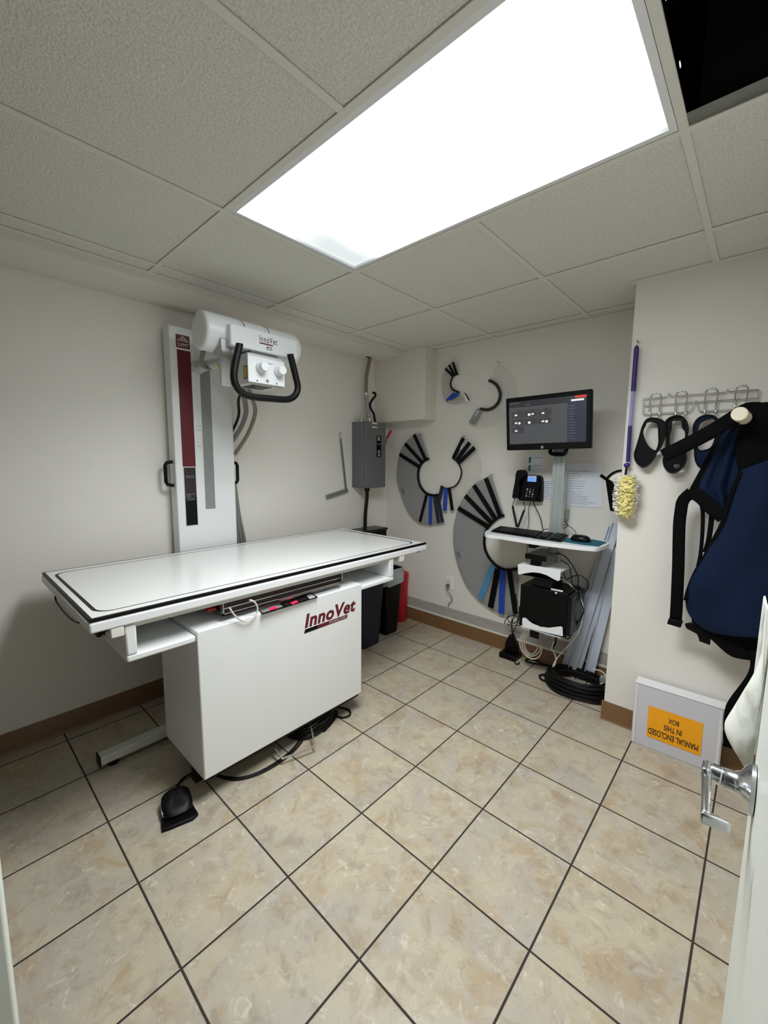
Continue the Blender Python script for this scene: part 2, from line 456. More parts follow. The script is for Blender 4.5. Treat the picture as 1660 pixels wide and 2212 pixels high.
h.hexa([(2.429, LY-.005, LZ-.006), (2.441, LY-.005, LZ-.006), (2.4475, LY-.105, LZ-.006), (2.4375, LY-.105, LZ-.006), (2.429, LY-.005, LZ+.009), (2.441, LY-.005, LZ+.009), (2.4475, LY-.105, LZ+.007), (2.4375, LY-.105, LZ+.007)])
h.hexa([(2.4365, LY-.108, LZ-.011), (2.468, LY-.104, LZ-.011), (2.468, LY-.096, LZ-.011), (2.4375, LY-.094, LZ-.011), (2.4365, LY-.108, LZ+.006), (2.468, LY-.104, LZ+.004), (2.468, LY-.096, LZ+.004), (2.4375, LY-.094, LZ+.006)])
h.build('door_lever', parent=door, bevel=.0035, seg=3)
h = MB().mat(LGRY); h.box(2.4985, 2.5215, -1.868, -1.866, LZ-.03, LZ+.03); h.build('latch_plate', parent=door)

# ================================================================== ceiling light
lt = thing('ceiling_light', 'large rectangular recessed ceiling light with glowing white prismatic lens', 'ceiling light', (1.622, -1.63, H))
b = MB().mat(WHT2); X0, X1, Y0, Y1 = 1.025, 2.22, -1.923, -1.337; a0, a1, c0, c1 = 1.046, 2.204, -1.908, -1.360
for (P, Q, R_, S) in (((X0, Y0), (X1, Y0), (a1, c0), (a0, c0)), ((X1, Y0), (X1, Y1), (a1, c1), (a1, c0)), ((X1, Y1), (X0, Y1), (a0, c1), (a1, c1)), ((X0, Y1), (X0, Y0), (a0, c0), (a0, c1))):
    b.hexa([(*P, H+.001), (*Q, H+.001), (*R_, H-.003), (*S, H-.003), (*P, H+.03), (*Q, H+.03), (*R_, H+.03), (*S, H+.03)])
b.build('frame', parent=lt, smooth=False)
b = MB().mat(lens_mat(LENS)); V = [b.v(p) for p in ((a0, c0, H+.006), (a0, c1, H+.006), (a1, c1, H+.006), (a1, c0, H+.006))]; b._f(V)
ln = b.build('lens', parent=lt, smooth=False)
al = bpy.data.lights.new('tube_lamps', 'AREA'); al.shape = 'RECTANGLE'; al.size = .80; al.size_y = .36; al.energy = LAMP; al.spread = SPREAD; al.color = (.95, .975, 1)
ao = bpy.data.objects.new('tube_lamps', al); COL.objects.link(ao); ao.parent = lt; ao.location = (.055, -.04, .004)
b = MB().mat(LGRY); b.box(1.03, 2.215, -1.92, -1.34, H+.03, H+.11); b.build('housing', parent=lt, smooth=False)
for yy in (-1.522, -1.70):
    b = MB().mat(SCRW); b.ell((2.246, yy, 2.209), (.0012, .010, .0045), n=8)  # solid oval with its own glow, stands in for fixture light through the tee
    tag(b.build('slot_glint', parent=lt), 'small glowing oval painted in as light leaking through a slot')

# ================================================================== x-ray table
tb = thing('xray_table', 'white rectangular veterinary xray table with black border line and maroon lettering', 'xray table', (.6, -1.6, 0))
TX0, TX1, TY0, TY1, TZ = .143, .945, -2.392, -.652, .85
b = MB().mat(WHT); b.box(TX0, TX1, TY0, TY1, TZ-.046, TZ-.012); b.build('table_frame', parent=tb, bevel=.006)
b = MB().mat(TOPW); b.box(TX0+.004, TX1-.004, TY0+.004, TY1-.004, TZ-.0125, TZ); top = b.build('tabletop', parent=tb, bevel=.0015)
def rrect(x0, x1, y0, y1, r, z, n=10):
    P = []
    for cx, cy, a in ((x1-r, y1-r, 0), (x0+r, y1-r, 90), (x0+r, y0+r, 180), (x1-r, y0+r, 270)):
        for k in range(n+1):
            t = math.radians(a+90*k/n); P.append((cx+r*math.cos(t), cy+r*math.sin(t), z))
    return P
b = MB().mat(BLK)
P = rrect(.200, .893, -2.362, -.697, .055, TZ+.0003); Q = rrect(.206, .887, -2.35, -.709, .048, TZ+.0003)
n = len(P); V = [b.v(p) for p in P]; W_ = [b.v(p) for p in Q]
for i in range(n): b._f([V[i], V[(i+1) % n], W_[(i+1) % n], W_[i]])
b.build('border_line', parent=top, smooth=False)
b = MB().mat(BLK)       # black T-moulding let into the rim
b.box(TX1-.016, TX1-.003, TY0+.003, TY1-.003, TZ-.01, TZ+.0005); b.box(TX0+.003, TX0+.009, TY0+.003, TY1-.003, TZ-.01, TZ+.0005)
b.box(TX0+.009, TX1-.016, TY0+.003, TY0+.012, TZ-.01, TZ+.0005)
b.build('edge_moulding', parent=top, smooth=False)
# under-frame with open side trays
b = MB().mat(LGRY); b.box(.22, .93, -2.27, -.975, TZ-.062, TZ-.046); b.build('under_frame', parent=tb, bevel=.003)
for nm, y0, y1, yo in (('near', -2.295, -2.068, -2.295), ('far', -1.212, -.953, -.953)):
    b = MB().mat(WHT)
    b.box(.42, .938, y0, y1, .672, .696)
    e0, e1 = (y0, y0+.034) if nm == 'near' else (y1-.034, y1)
    b.box(.42, .938, e0, e1, .696, TZ-.05)
    if nm == 'near': b.box(.42, .44, y0+.034, y1, .696, .79)
    else: b.box(.42, .44, y0, y1-.034, .696, .79)
    b.build('side_tray', parent=tb, bevel=.006)
for y0, y1 in ((-2.336, -2.298), (-.905, -.865)):
    b = MB().mat(OFFW); b.box(.895, .943, y0, y1, .772, TZ-.046); b.build('stop_block', parent=tb, bevel=.003)
for x, y in ((.90, -2.345), (.90, -.69), (.19, -2.34)):
    b = MB().mat(BLKR); b.cyl((x, y, TZ-.058), (x, y, TZ-.046), .018); b.build('bumper', parent=tb)
# cabinet
b = MB().mat(WHT); b.box(.56, .945, -2.066, -1.213, .105, .712); cab = b.build('cabinet', parent=tb, bevel=.005)
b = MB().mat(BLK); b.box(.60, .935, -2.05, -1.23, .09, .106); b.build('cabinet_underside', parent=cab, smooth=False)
# black lower panel holding the red read-outs, near the front edge of the cabinet top
DPZ = .7125
q = [(0.9151, -1.7934, 0.7125), (0.8771, -1.4925, 0.7125), (0.9572, -1.5103, 0.7125), (0.965, -1.8059, 0.7125)]
b = MB().mat(BLK); b.prism(q, (0, 0, .0015)); dp = b.build('display_panel', parent=cab, smooth=False)
q2 = [(0.9236, -1.7931, 0.714), (0.9016, -1.6853, 0.714), (0.9484, -1.6948, 0.714), (0.9527, -1.7968, 0.714)]
b = MB().mat(GRYM); b.prism(q2, (0, 0, .0008)); b.build('button_strip', parent=dp, smooth=False)
q2 = [(0.8975, -1.6689, 0.714), (0.8926, -1.539, 0.714), (0.9454, -1.5576, 0.714), (0.9482, -1.6853, 0.714)]
b = MB().mat(BROWN); b.prism(q2, (0, 0, .0008)); b.build('button_strip', parent=dp, smooth=False)
q2 = [(0.8962, -1.5356, 0.714), (0.8894, -1.5018, 0.714), (0.9472, -1.5176, 0.714), (0.9496, -1.5536, 0.714)]
b = MB().mat(LGRY); b.prism(q2, (0, 0, .0008)); b.build('button_strip', parent=dp, smooth=False)
for qq in ([(0.9275, -1.7548, 0.7158), (0.9226, -1.7166, 0.7158), (0.9498, -1.7265, 0.7158), (0.9558, -1.759, 0.7158)], [(0.9356, -1.6498, 0.7158), (0.9274, -1.6112, 0.7158), (0.9589, -1.6238, 0.7158), (0.9611, -1.6554, 0.7158)]):
    b = MB().mat(BLKG); b.prism(qq, (0, 0, .0005)); ds = b.build('digit_window', parent=dp, smooth=False)
    o = Vector(qq[0]).lerp(Vector(qq[3]), .85); r = (Vector(qq[1])-Vector(qq[0])); u = (Vector(qq[0])-Vector(qq[3]))
    c = o+Vector((0, 0, .001))
    e = MB().mat(LEDR)
    r_ = r*.36
    for k in (.08, .54):
        s0 = c+r*k
        for (f0, g0, f1, g1) in ((0, 0, 1, 0), (0, .5, 1, .5), (0, 1, 1, 1), (0, 0, 0, .5), (0, .5, 0, 1), (1, .5, 1, 1)):
            p0 = s0+r_*f0+u*.68*g0; p1 = s0+r_*f1+u*.68*g1
            e.bar(p0, p1, .0035, .001, (0, 0, 1))
    tag(e.build('red_digits', parent=dp, smooth=False), 'glowing red digits')
# bucky tray slung under the top
b = MB().mat(BROWN); b.box(.60, .905, -1.945, -1.335, .742, .788); by = b.build('film_tray', parent=tb, smooth=False)
b = MB().mat(CHROME)
b.box(.903, .925, -1.955, -1.33, .738, .7415); b.box(.921, .925, -1.955, -1.33, .738, .746); b.box(.903, .909, -1.955, -1.33, .757, .762)
b.box(.903, .925, -1.955, -1.95, .738, .788); b.box(.903, .925, -1.335, -1.33, .738, .788)
b.build('tray_rail', parent=by, smooth=False)
b = MB().mat(CHROME); b.tube([(.925, -1.70, .742), (.94, -1.69, .742), (.94, -1.36, .744), (.925, -1.35, .744)], .004, smooth=False); b.build('pull_bar', parent=by)
b = MB().mat(RED); b.box(.84, .86, -1.985, -1.95, .744, .756); b.build('red_tab', parent=by, bevel=.002)
b = MB().mat(CABW); b.tube([(0.957, -1.8572, 0.7865), (0.957, -1.8359, 0.7724), (0.957, -1.8236, 0.744), (0.957, -1.8314, 0.7178), (0.957, -1.8539, 0.7018), (0.957, -1.8814, 0.7033), (0.957, -1.9091, 0.7235), (0.957, -1.93, 0.7509), (0.957, -1.942, 0.7754)], .0036); b.build('white_cable_loop', parent=tb)
# legs and feet
b = MB().mat(LGRY); b.box(.385, .435, -2.292, -1.0, .022, .062); b.build('floor_rail', parent=tb, bevel=.005, smooth=False)
b = MB().mat(BLKR); b.box(.383, .437, -2.296, -2.290, .018, .064); b.build('rail_end_cap', parent=tb)
for y in (-2.24, -1.1):
    b = MB().mat(BLKR); b.cyl((.41, y, 0), (.41, y, .022), .022); b.build('rubber_foot', parent=tb)
b = MB().mat(BLKR); b.box(.765, .805, -2.045, -2.0, 0, .1); b.build('rubber_foot', parent=tb, bevel=.003)
b = MB().mat(BLKR); b.box(.765, .805, -1.29, -1.25, 0, .1); b.build('rubber_foot', parent=tb, bevel=.003)
b = MB().mat(STEEL)
b.tube([(.88, -1.735, .1), (.88, -1.735, .066), (.972, -1.737, .034), (.982, -1.725, .031), (1.02, -1.60, .033), (1.012, -1.585, .036), (.89, -1.52, .068), (.88, -1.52, .1)], .0045, sub=5)
b.build('foot_bar', parent=tb)
b = MB().mat(BLKR); b.tube([(0.3801, -2.385, 0.8034), (0.3865, -2.385, 0.7794), (0.4634, -2.385, 0.7705), (0.5692, -2.385, 0.7686), (0.6886, -2.385, 0.7775), (0.7645, -2.385, 0.7918)], .003); b.build('hand_switch_cord', parent=tb)
b = MB().mat(BLK); b.box(.62, .69, -2.315, -2.29, .70, .735); b.box(.60, .64, -2.31, -2.292, .675, .70); b.build('tray_lock', parent=tb, bevel=.003)
# maroon lettering and bar on the cabinet front
xl = .9452
q = [(0.9452, -1.5804, 0.5766), (0.9452, -1.2652, 0.5772), (0.9452, -1.2577, 0.6403), (0.9452, -1.5725, 0.6483)]
lo = Vector(q[0]); ri = Vector(q[1]); 
zb = (lo.z+ri.z)/2; zt = (Vector(q[2]).z+Vector(q[3]).z)/2
text('lettering', 'InnoVet', (xl, lo.y, zb), (0, Vector(q[2]).y-lo.y, 0), (0, 0, zt-zb), MAROON, cab, shear=.2, bold=.04, spacing=1.08)
q = [(0.9452, -1.5848, 0.5554), (0.9452, -1.3191, 0.553), (0.9452, -1.3153, 0.5719), (0.9452, -1.5821, 0.5737)]
za = (q[0][2]+q[1][2])/2; zc = (q[2][2]+q[3][2])/2; yl, yr = q[0][1], q[1][1]
b = MB().mat(MAROON); b.prism([(xl, yl+(yr-yl)*.3, za), (xl, yr, za), (xl, yr+.004, zc), (xl, yl+(yr-yl)*.3, zc)], (.0006, 0, 0))
b.mat(BLK); b.prism([(xl, yl, za), (xl, yl+(yr-yl)*.3, za), (xl, yl+(yr-yl)*.3, zc), (xl, yl+.006, zc)], (.0006, 0, 0))
bar_ = b.build('lettering_bar', parent=cab, smooth=False)
text('small_lettering', 'VETS DIGITAL SYSTEM', (xl+.0007, yl+(yr-yl)*.56, za+(zc-za)*.25), (0, (yr-yl)*.4, 0), (0, 0, (zc-za)*.5), LGRY, cab, depth=.0003)

# ================================================================== x-ray column
xs = thing('xray_stand', 'tall white xray stand with maroon stripe and tube head over the table', 'xray stand', (.06, -1.62, 0))
CY0, CY1, CX, CZ = -1.795, -1.458, .11, 2.04
b = MB().mat(WHT); b.box(.03, CX, CY0, CY1, .02, CZ); col = b.build('column', parent=xs, bevel=.006)
b = MB().mat(LGRY); b.box(.002, .30, CY0-.02, CY1+.02, 0, .02); b.box(.002, .03, CY0+.02, CY1-.02, .1, 2.0); b.build('base_plate', parent=xs, bevel=.003)
e = .0006
yA, yB = (0.11, -1.7575, 1.9229)[1], (0.11, -1.6875, 1.9223)[1]
zT = (0.11, -1.7223, 1.9227)[2]; z1 = (0.11, -1.7204, 1.3088)[2]; z2 = (0.11, -1.7159, 0.9788)[2]
b = MB().mat(MAROON); b.box(CX, CX+e, yA, yB, z1, zT); b.build('maroon_stripe', parent=col, smooth=False)
b = MB().mat(LGRY); b.box(CX, CX+e, yA+.001, yB+.001, z2, z1); b.mat(BROWN); b.box(CX+e, CX+e*1.5, yA+.005, yB-.003, z1-.17, z1-.005); b.mat(BLK); b.box(CX+e, CX+e*1.5, yA+.005, yB-.003, z2+.005, z1-.17)
b.mat(INK)
for k, zz in enumerate((.05, .058, .15, .158, .166, .174, .182)): b.box(CX+e*1.5, CX+e*2, yA+.012, yB-(.012 if k not in (3, 4) else .035), z1-zz-.003, z1-zz)
b.build('label_plate', parent=col, smooth=False)
yA2, yB2 = (0.11, -1.7603, 2.006)[1], (0.11, -1.6897, 1.9529)[1]; zt, zb = (0.11, -1.7256, 1.9997)[2], (0.11, -1.7245, 1.927)[2]
b = MB().mat(MAROON); b.box(CX, CX+e, yA2, yB2, zb+.006, zt); lp = b.build('logo_plate', parent=col, smooth=False)
hh = zt-zb-.006; ww = yB2-yA2; z0 = zb+.006
text('lettering', 'SUMMIT', (CX+e, yA2+ww*.1, z0+hh*.1), (0, ww*.82, 0), (0, 0, hh*.3), LGRY, col, bold=.012)
b = MB().mat(LGRY); cx_ = yA2+ww*.52
for k, (hw, ht, zz) in enumerate(((.42, .40, .5), (.27, .25, .5), (.12, .11, .5))):
    for sgn in (-1, 1):
        p0 = (CX+e+.0003, cx_+sgn*ww*hw, z0+hh*zz); p1 = (CX+e+.0003, cx_, z0+hh*(zz+ht))
        b.bar(p0, p1, hh*.05, .0006, (1, 0, 0))
b.build('chevron_logo', parent=col, smooth=False)
ya, yb = (0.11, -1.6474, 1.857)[1], (0.11, -1.5868, 1.0894)[1]; ya2 = (0.11, -1.6415, 1.0721)[1]
zt, zb = (0.11, -1.6193, 1.8617)[2], (0.11, -1.615, 1.0673)[2]
b = MB().mat(PANEL); b.mat(GRYM); b.box(CX-.001, CX+.0008, ya2-.001, ya2+.056, zb, zt); b.build('scale_slot', parent=col, smooth=False)
for zz in (1.53, 1.508, 1.42):
    b = MB().mat(INK); b.box(CX, CX+e, ya2-.034, ya2-.006, zz, zz+.002); b.build('scale_mark', parent=col, smooth=False)
for yy, sg in ((CY0, -1), (CY1, 1)):
    b = MB().mat(BLK)
    P = [(.07, yy, 1.335), (.07, yy+sg*.03, 1.328), (.07, yy+sg*.037, 1.315), (.07, yy+sg*.037, 1.225), (.07, yy+sg*.03, 1.212), (.07, yy, 1.205)]
    b.tube(P, .0095, smooth=False, n=10); b.build('grab_handle', parent=col)
# horizontal arm and tube head
b = MB().mat(LGRY); b.cyl((CX-.01, -1.655, 1.845), (.43, -1.62, 1.845), .026, n=28); b.cyl((CX, -1.655, 1.845), (CX+.012, -1.654, 1.845), .036); b.build('arm', parent=xs)
AX, AZ, R_ = .46, 1.945, .088
y0, y1 = -1.795, -1.255
b = MB().mat(WHT2)
b.lathe((AX, y0, AZ), [(.06, 0), (R_-.012, .001), (R_-.003, .006), (R_, .016), (R_, .165), (R_-.003, .166), (R_-.003, .169), (R_, .17), (R_, .30), (R_-.003, .301), (R_-.003, .304), (R_, .305), (R_, .49), (R_-.008, .515), (R_-.03, .533), (.03, .54)], axis=(0, 1, 0), n=48)
tube_ = b.build('tube_housing', parent=xs, ang=50)
for yy in (-1.61, -1.475):
    b = MB().mat(GRYM); b.lathe((AX, yy, AZ), [(R_+.0012, 0), (R_+.0012, .006), (R_-.01, .006), (R_-.01, 0)], axis=(0, 1, 0), n=40); b.build('clamp_band', parent=tube_)
b = MB().mat(STEEL); b.box(.47, .55, -1.735, -1.69, AZ-R_-.012, AZ-R_+.05); b.box(.47, .56, -1.735, -1.66, AZ-R_-.016, AZ-R_-.008); b.build('tube_bracket', parent=xs, bevel=.003)
b = MB().mat(LGRY); b.box(.41, .425, -1.675, -1.56, 1.715, 1.862); b.box(.40, .45, -1.60, -1.44, 1.72, 1.862); b.build('arm_plate', parent=xs, bevel=.003)
q = [(0.6, -1.6995, 1.969), (0.6, -1.3243, 2.0016), (0.6, -1.3414, 1.8752), (0.6, -1.7103, 1.8635)]
b = MB().mat(WHT2); hy0, hy1, hz0, hz1 = -1.704, -1.333, 1.872, 1.972
b.box(.50, .585, hy0, hy1, hz0, hz1); b.box(.585, .63, -1.685, -1.645, hz0-.001, hz0+.03) if 0 else None; ch = b.build('control_head', parent=xs, bevel=.008, seg=3)
q = [(0.5855, -1.5567, 1.9207), (0.5855, -1.4583, 1.9324), (0.5855, -1.4628, 1.9626), (0.5855, -1.5508, 1.9499)]
text('lettering', 'InnoVet', (.5853, q[0][1], q[0][2]), (0, q[1][1]-q[0][1], 0), (0, 0, q[3][2]-q[0][2]), MAROON, ch, bold=.012, spacing=1.25)
b = MB().mat(MAROON); b.box(.585, .5858, q[0][1], q[0][1]+(q[1][1]-q[0][1])*.75, q[0][2]-.010, q[0][2]-.004); b.build('underline', parent=ch, smooth=False)
c = (0.585, -1.5037, 1.8967)
b = MB().mat(PANEL); b.box(.584, .5858, c[1]-.015, c[1]+.015, c[2]-.008, c[2]+.007); b.mat(LGRY); b.box(.5858, .5862, c[1]-.010, c[1]+.012, c[2]-.006, c[2]+.003); b.build('angle_window', parent=ch, smooth=False)
# collimator
b = MB().mat(LGRY); ky0, ky1, kz0, kz1 = -1.630, -1.438, 1.716, 1.842
b.box(.44, .60, ky0, ky1, kz0-.004, kz1+.012); kb = b.build('collimator', parent=xs, bevel=.003)
b = MB().mat(WHT2); b.box(.60, .612, ky0-.006, ky1+.004, kz0, kz1-.002); b.build('collimator_panel', parent=kb, bevel=.004)
b = MB().mat(BLKG); b.box(.47, .575, ky0+.035, ky1-.05, kz0-.006, kz0-.004); b.build('beam_window', parent=kb, smooth=False)
b = MB().mat(PANEL); b.box(.46, .575, -1.60, -1.45, kz1+.008, hz0+.004); b.build('swivel_plate', parent=xs, smooth=False)
for u in ((0.612, -1.5715, 1.7909), (0.612, -1.474, 1.7893)):
    b = MB().mat(WHT2); b.lathe((.612, u[1], u[2]), [(.026, 0), (.026, .016), (.0225, .02), (.0225, .042), (.02, .045)], axis=(1, 0, 0), n=28); b.build('knob', parent=kb)
c = (0.612, -1.5355, 1.7334)
b = MB().mat(GRYM); b.cyl((.612, c[1], c[2]), (.6135, c[1], c[2]), .008); b.build('push_button', parent=kb)
for u in ((0.612, -1.5908, 1.7276), (0.612, -1.4836, 1.7274)): b = MB().mat(BLK); b.cyl((.612, u[1], u[2]), (.613, u[1], u[2]), .0035, n=10); b.build('panel_screw', parent=kb)
b = MB().mat(INK)
b.box(.612, .6125, -1.545, -1.505, 1.816, 1.819); b.build('panel_marking', parent=kb, smooth=False)
b = MB().mat(BLK); b.box(.558, .592, ky0-.0008, ky0, 1.735, 1.795); b.mat(YLAB); b.box(.562, .588, ky0-.0014, ky0-.0008, 1.739, 1.791); tag(b.build('warning_label', parent=kb, smooth=False), 'yellow warning label')
P = [(0.62, -1.6809, 1.8767), (0.62, -1.6833, 1.8633), (0.62, -1.7042, 1.7863), (0.62, -1.7135, 1.7288), (0.62, -1.7032, 1.6868), (0.62, -1.6705, 1.6559), (0.62, -1.6107, 1.6473), (0.62, -1.5315, 1.6495), (0.62, -1.4299, 1.6563), (0.62, -1.3819, 1.6813), (0.62, -1.3629, 1.7231), (0.62, -1.3739, 1.7755), (0.62, -1.4016, 1.8675), (0.62, -1.4059, 1.8834)]
b = MB().mat(BLKR); b.tube(P, .0165, n=18, sub=5); tag(b.build('u_handle', parent=xs), 'black foam-covered U-shaped handle')
# hoses
b = MB().mat(CABG)
b.tube([(.34, -1.72, 1.885), (.27, -1.70, 1.845), (.24, -1.66, 1.825), (.30, -1.625, 1.84), (.40, -1.61, 1.86)], .011); b.build('hose', parent=xs)
b = MB().mat(CABG); b.tube([(.42, -1.56, 1.72), (.32, -1.50, 1.69), (.22, -1.435, 1.62), (.15, -1.43, 1.54), (.08, -1.452, 1.46)], .013)
b.mat(CABT); b.tube([(.42, -1.53, 1.72), (.36, -1.48, 1.69), (.26, -1.40, 1.62), (.17, -1.40, 1.50), (.09, -1.445, 1.38)], .011)
b.mat(BLKR); b.tube([(.40, -1.54, 1.73), (.26, -1.50, 1.68), (.16, -1.45, 1.60), (.07, -1.455, 1.50)], .008)
b.build('hose', parent=xs)
b = MB().mat(CABG)
for k in range(3): b.tube([(.06, -1.447+.006*k, 1.20), (.06, -1.44+.014*k, 1.0), (.055, -1.425+.022*k, .84), (.05, -1.41+.026*k, .65), (.05, -1.40+.02*k, .06)], .010)
b.build('hose', parent=xs)
b = MB().mat(LIME); b.lathe((.33, -1.623, 1.835), [(.032, 0), (.032, .012), (.02, .012), (.02, 0)], axis=(.8, .1, .2)); b.tube([(.335, -1.64, 1.82), (.35, -1.63, 1.79), (.345, -1.615, 1.78)], .006); tag(b.build('cable_tie', parent=xs), 'lime green tie')
# ================================================================== disconnect switch on the left wall
ds = thing('disconnect_switch', 'grey electrical disconnect box with red lever in the corner of the left wall', 'electrical box', (.07, -.27, 1.13))
DX = .15
b = MB().mat(PANEL); b.box(0, DX, -.402, -.172, 1.135, 1.652); bx = b.build('switch_box', parent=ds, bevel=.004)
b = MB().mat(PANEL); b.box(DX, DX+.004, -.398, -.176, 1.139, 1.648); b.box(0, DX-.02, -.407, -.402, 1.14, 1.648); b.build('cover', parent=ds, bevel=.002)
c0, c1 = (0.154, -0.2838, 1.5476), (0.154, -0.2312, 1.3776)
b = MB().mat(BLK); b.box(DX+.004, DX+.0048, c0[1], c1[1], c1[2], c0[2]); b.mat(LGRY); b.box(DX+.0048, DX+.0052, c0[1]+.004, c1[1]-.004, c0[2]-.0655, c0[2]-.063)
lab = b.build('black_label', parent=bx, smooth=False)
wl = c1[1]-c0[1]; hl = c0[2]-c1[2]
text('label_lettering', 'GE', (DX+.0049, c0[1]+wl*.24, c0[2]-hl*.03), (0, 0, -hl*.2), (0, wl*.5, 0), LGRY, bx, bold=.02)
text('label_lettering', 'QMR', (DX+.0049, c0[1]+wl*.24, c0[2]-hl*.66), (0, 0, -hl*.31), (0, wl*.5, 0), LGRY, bx, bold=.02)
b = MB().mat(OFFW)
for (u, v_) in ((1.648, 1.636), (1.616, 1.606)): b.box(DX+.004, DX+.0046, -.335, -.278, v_, u)
b.build('paper_tag', parent=bx, smooth=False)
b = MB().mat(PANEL); b.cyl((.06, -.172, 1.40), (.06, -.158, 1.40), .016); b.tube([(.06, -.16, 1.40), (.10, -.155, 1.44), (.135, -.152, 1.50), (.14, -.145, 1.54)], .006)
b.mat(RED); b.cyl((.14, -.147, 1.535), (.155, -.118, 1.59), .0105); b.ell((.155, -.118, 1.59), (.0105, .0105, .0105)); tag(b.build('switch_lever', parent=ds), 'red switch lever')
b = MB().mat(STEEL); b.box(.10, .13, -.173, -.166, 1.27, 1.29); b.build('latch', parent=ds)
b = MB().mat(STEEL); b.cyl((.08, -.38, 1.65), (.08, -.38, 1.672), .02); b.build('knockout_cap', parent=ds)
b = MB().mat(CABT); b.tube([(.08, -.285, 2.155), (.08, -.30, 2.10), (.08, -.325, 2.0), (.08, -.329, 1.90), (.08, -.327, 1.868)], .0145, n=14); b.mat(GRYM); b.tube([(.08, -.327, 1.868), (.08, -.315, 1.78), (.085, -.305, 1.70), (.09, -.298, 1.652)], .0145, n=14)
b.mat(CHROME); b.cyl((.08, -.328, 1.86), (.08, -.327, 1.878), .0165); b.lathe((.088, -.30, 1.652), [(.022, 0), (.022, .012), (.017, .016), (.017, .034)]); b.mat(BLK); b.box(.07, .09, -.325, -.275, 2.150, 2.155)
tag(b.build('conduit_pipe'), 'tan flexible conduit rising from the grey electrical box to the soffit', 'conduit')
b = MB().mat(BLK); b.tube([(.11, -.255, 1.652), (.10, -.262, 1.72), (.09, -.285, 1.76), (.09, -.292, 1.80), (.09, -.262, 1.84), (.09, -.235, 1.865), (.09, -.238, 1.885), (.09, -.262, 1.888)], .009, n=10)
tag(b.build('cable_stub'), 'short curled black cable sticking up beside the tan conduit', 'cable')
b = MB().mat(BLKR); b.tube([(.15-.05, -.335, 1.135), (.10, -.336, 1.05), (.10, -.352, .93), (.10, -.356, .80)], .0145, n=14); b.lathe((.10, -.335, 1.108), [(.022, 0), (.022, .027)])
tag(b.build('power_cable'), 'thick black cable hanging down from the grey electrical box', 'cable')
q = [(-0.0957, -0.4518, 0.8), (0.3331, -0.3926, 0.8)]
b = MB().mat(BLK); b.box(.0, .15, -.62, -.15, .70, .775); b.mat(BLKG); b.box(.0, .155, -.63, -.14, .775, .797)
tag(b.build('wall_shelf', bevel=.005), 'thin black shelf box on the left wall behind the far end of the xray table', 'shelf')
# angle caliper hanging on a nail
cp = thing('measuring_caliper', 'L-shaped metal measuring caliper hanging on the left wall', 'caliper', (.006, -.56, 1.06))
P = [(0.006, -0.5316, 1.5153), (0.006, -0.4758, 1.112)]
b = MB().mat(STEEL); b.bar(P[0], P[1], .02, .005, (1, 0, 0)); b.build('ruler_arm', parent=cp, bevel=.001)
P2 = [(0.012, -0.4665, 1.1156), (0.012, -0.6831, 1.073)]
b = MB().mat(STEEL); b.bar(P2[0], P2[1], .030, .016, (1, 0, 0)); b.build('caliper_foot', parent=cp, bevel=.002)
P = [(0.01, -0.5351, 1.515), (0.01, -0.5491, 1.5389), (0.01, -0.5372, 1.5606), (0.01, -0.5255, 1.5401)]
b = MB().mat(STEEL); b.tube(P, .0018, closed=True, n=6); b.cyl((0, P[2][1], P[2][2]), (.02, P[2][1], P[2][2]), .0025); b.build('hanging_loop', parent=cp)

# ================================================================== bins by the corner
def bin_(name, label, cat, c, s0, s1, h, m, liner=None):
    t = thing(name, label, cat, (c[0], c[1], 0))
    def rr(sx, sy, z, r): return rrect(c[0]-sx/2, c[0]+sx/2, c[1]-sy/2, c[1]+sy/2, r, z, 5)
    b = MB().mat(m)
    A = [rr(*s0, 0, .02), rr(*s1, h-.02, .03), rr(s1[0]+.012, s1[1]+.012, h-.02, .034), rr(s1[0]+.012, s1[1]+.012, h, .034), rr(s1[0]-.006, s1[1]-.006, h, .03), rr(s0[0]-.01, s0[1]-.01, .01, .02)]
    b.solid(A); b.build('bin_body', parent=t)
    if liner:
        b = MB().mat(CLEARB); n = len(A[0]); rows = []
        for k, (dz, ex) in enumerate(((-.12, -.002), (.004, .0), (.006, .018), (-.05, .021), (-.115, .017))):
            R = rr(s1[0]+ex, s1[1]+ex, h+dz, .034)
            rows.append([Vector(p)+Vector((0, 0, .010*math.sin(i*1.3)*(k == 4)))+Vector((random.uniform(-.003, .003), random.uniform(-.003, .003), 0)) for i, p in enumerate(R)])
        b.loft(rows, closed=True); tag(b.build('bin_liner', parent=t, ang=20), 'crinkled clear plastic bag')
    return t
bin_('trash_bin', 'dark navy rectangular bin with no bag under the table end', 'trash bin', (.295, -.61, 0), (.27, .17), (.33, .24), .60, NAVB)
bin_('trash_bin', 'black wastebasket with clear plastic bag folded over its rim', 'trash bin', (.285, -.335, 0), (.20, .14), (.26, .20), .52, BLK, liner=True)
t = thing('sharps_container', 'tall red sharps container in the back corner', 'sharps container', (.245, -.075, 0))
b = MB().mat(RED); b.lathe((.245, -.078, 0), [(.056, 0), (.06, .01), (.066, .36), (.07, .38), (.07, .40), (.062, .40)]); b.build('container_body', parent=t)
b = MB().mat(RED); b.lathe((.245, -.078, .40), [(.071, 0), (.071, .012), (.055, .02), (.05, .016)]); b.mat(OFFW); b.lathe((.235, -.085, .42), [(.03, 0), (.03, .004)]); b.build('lid', parent=t)

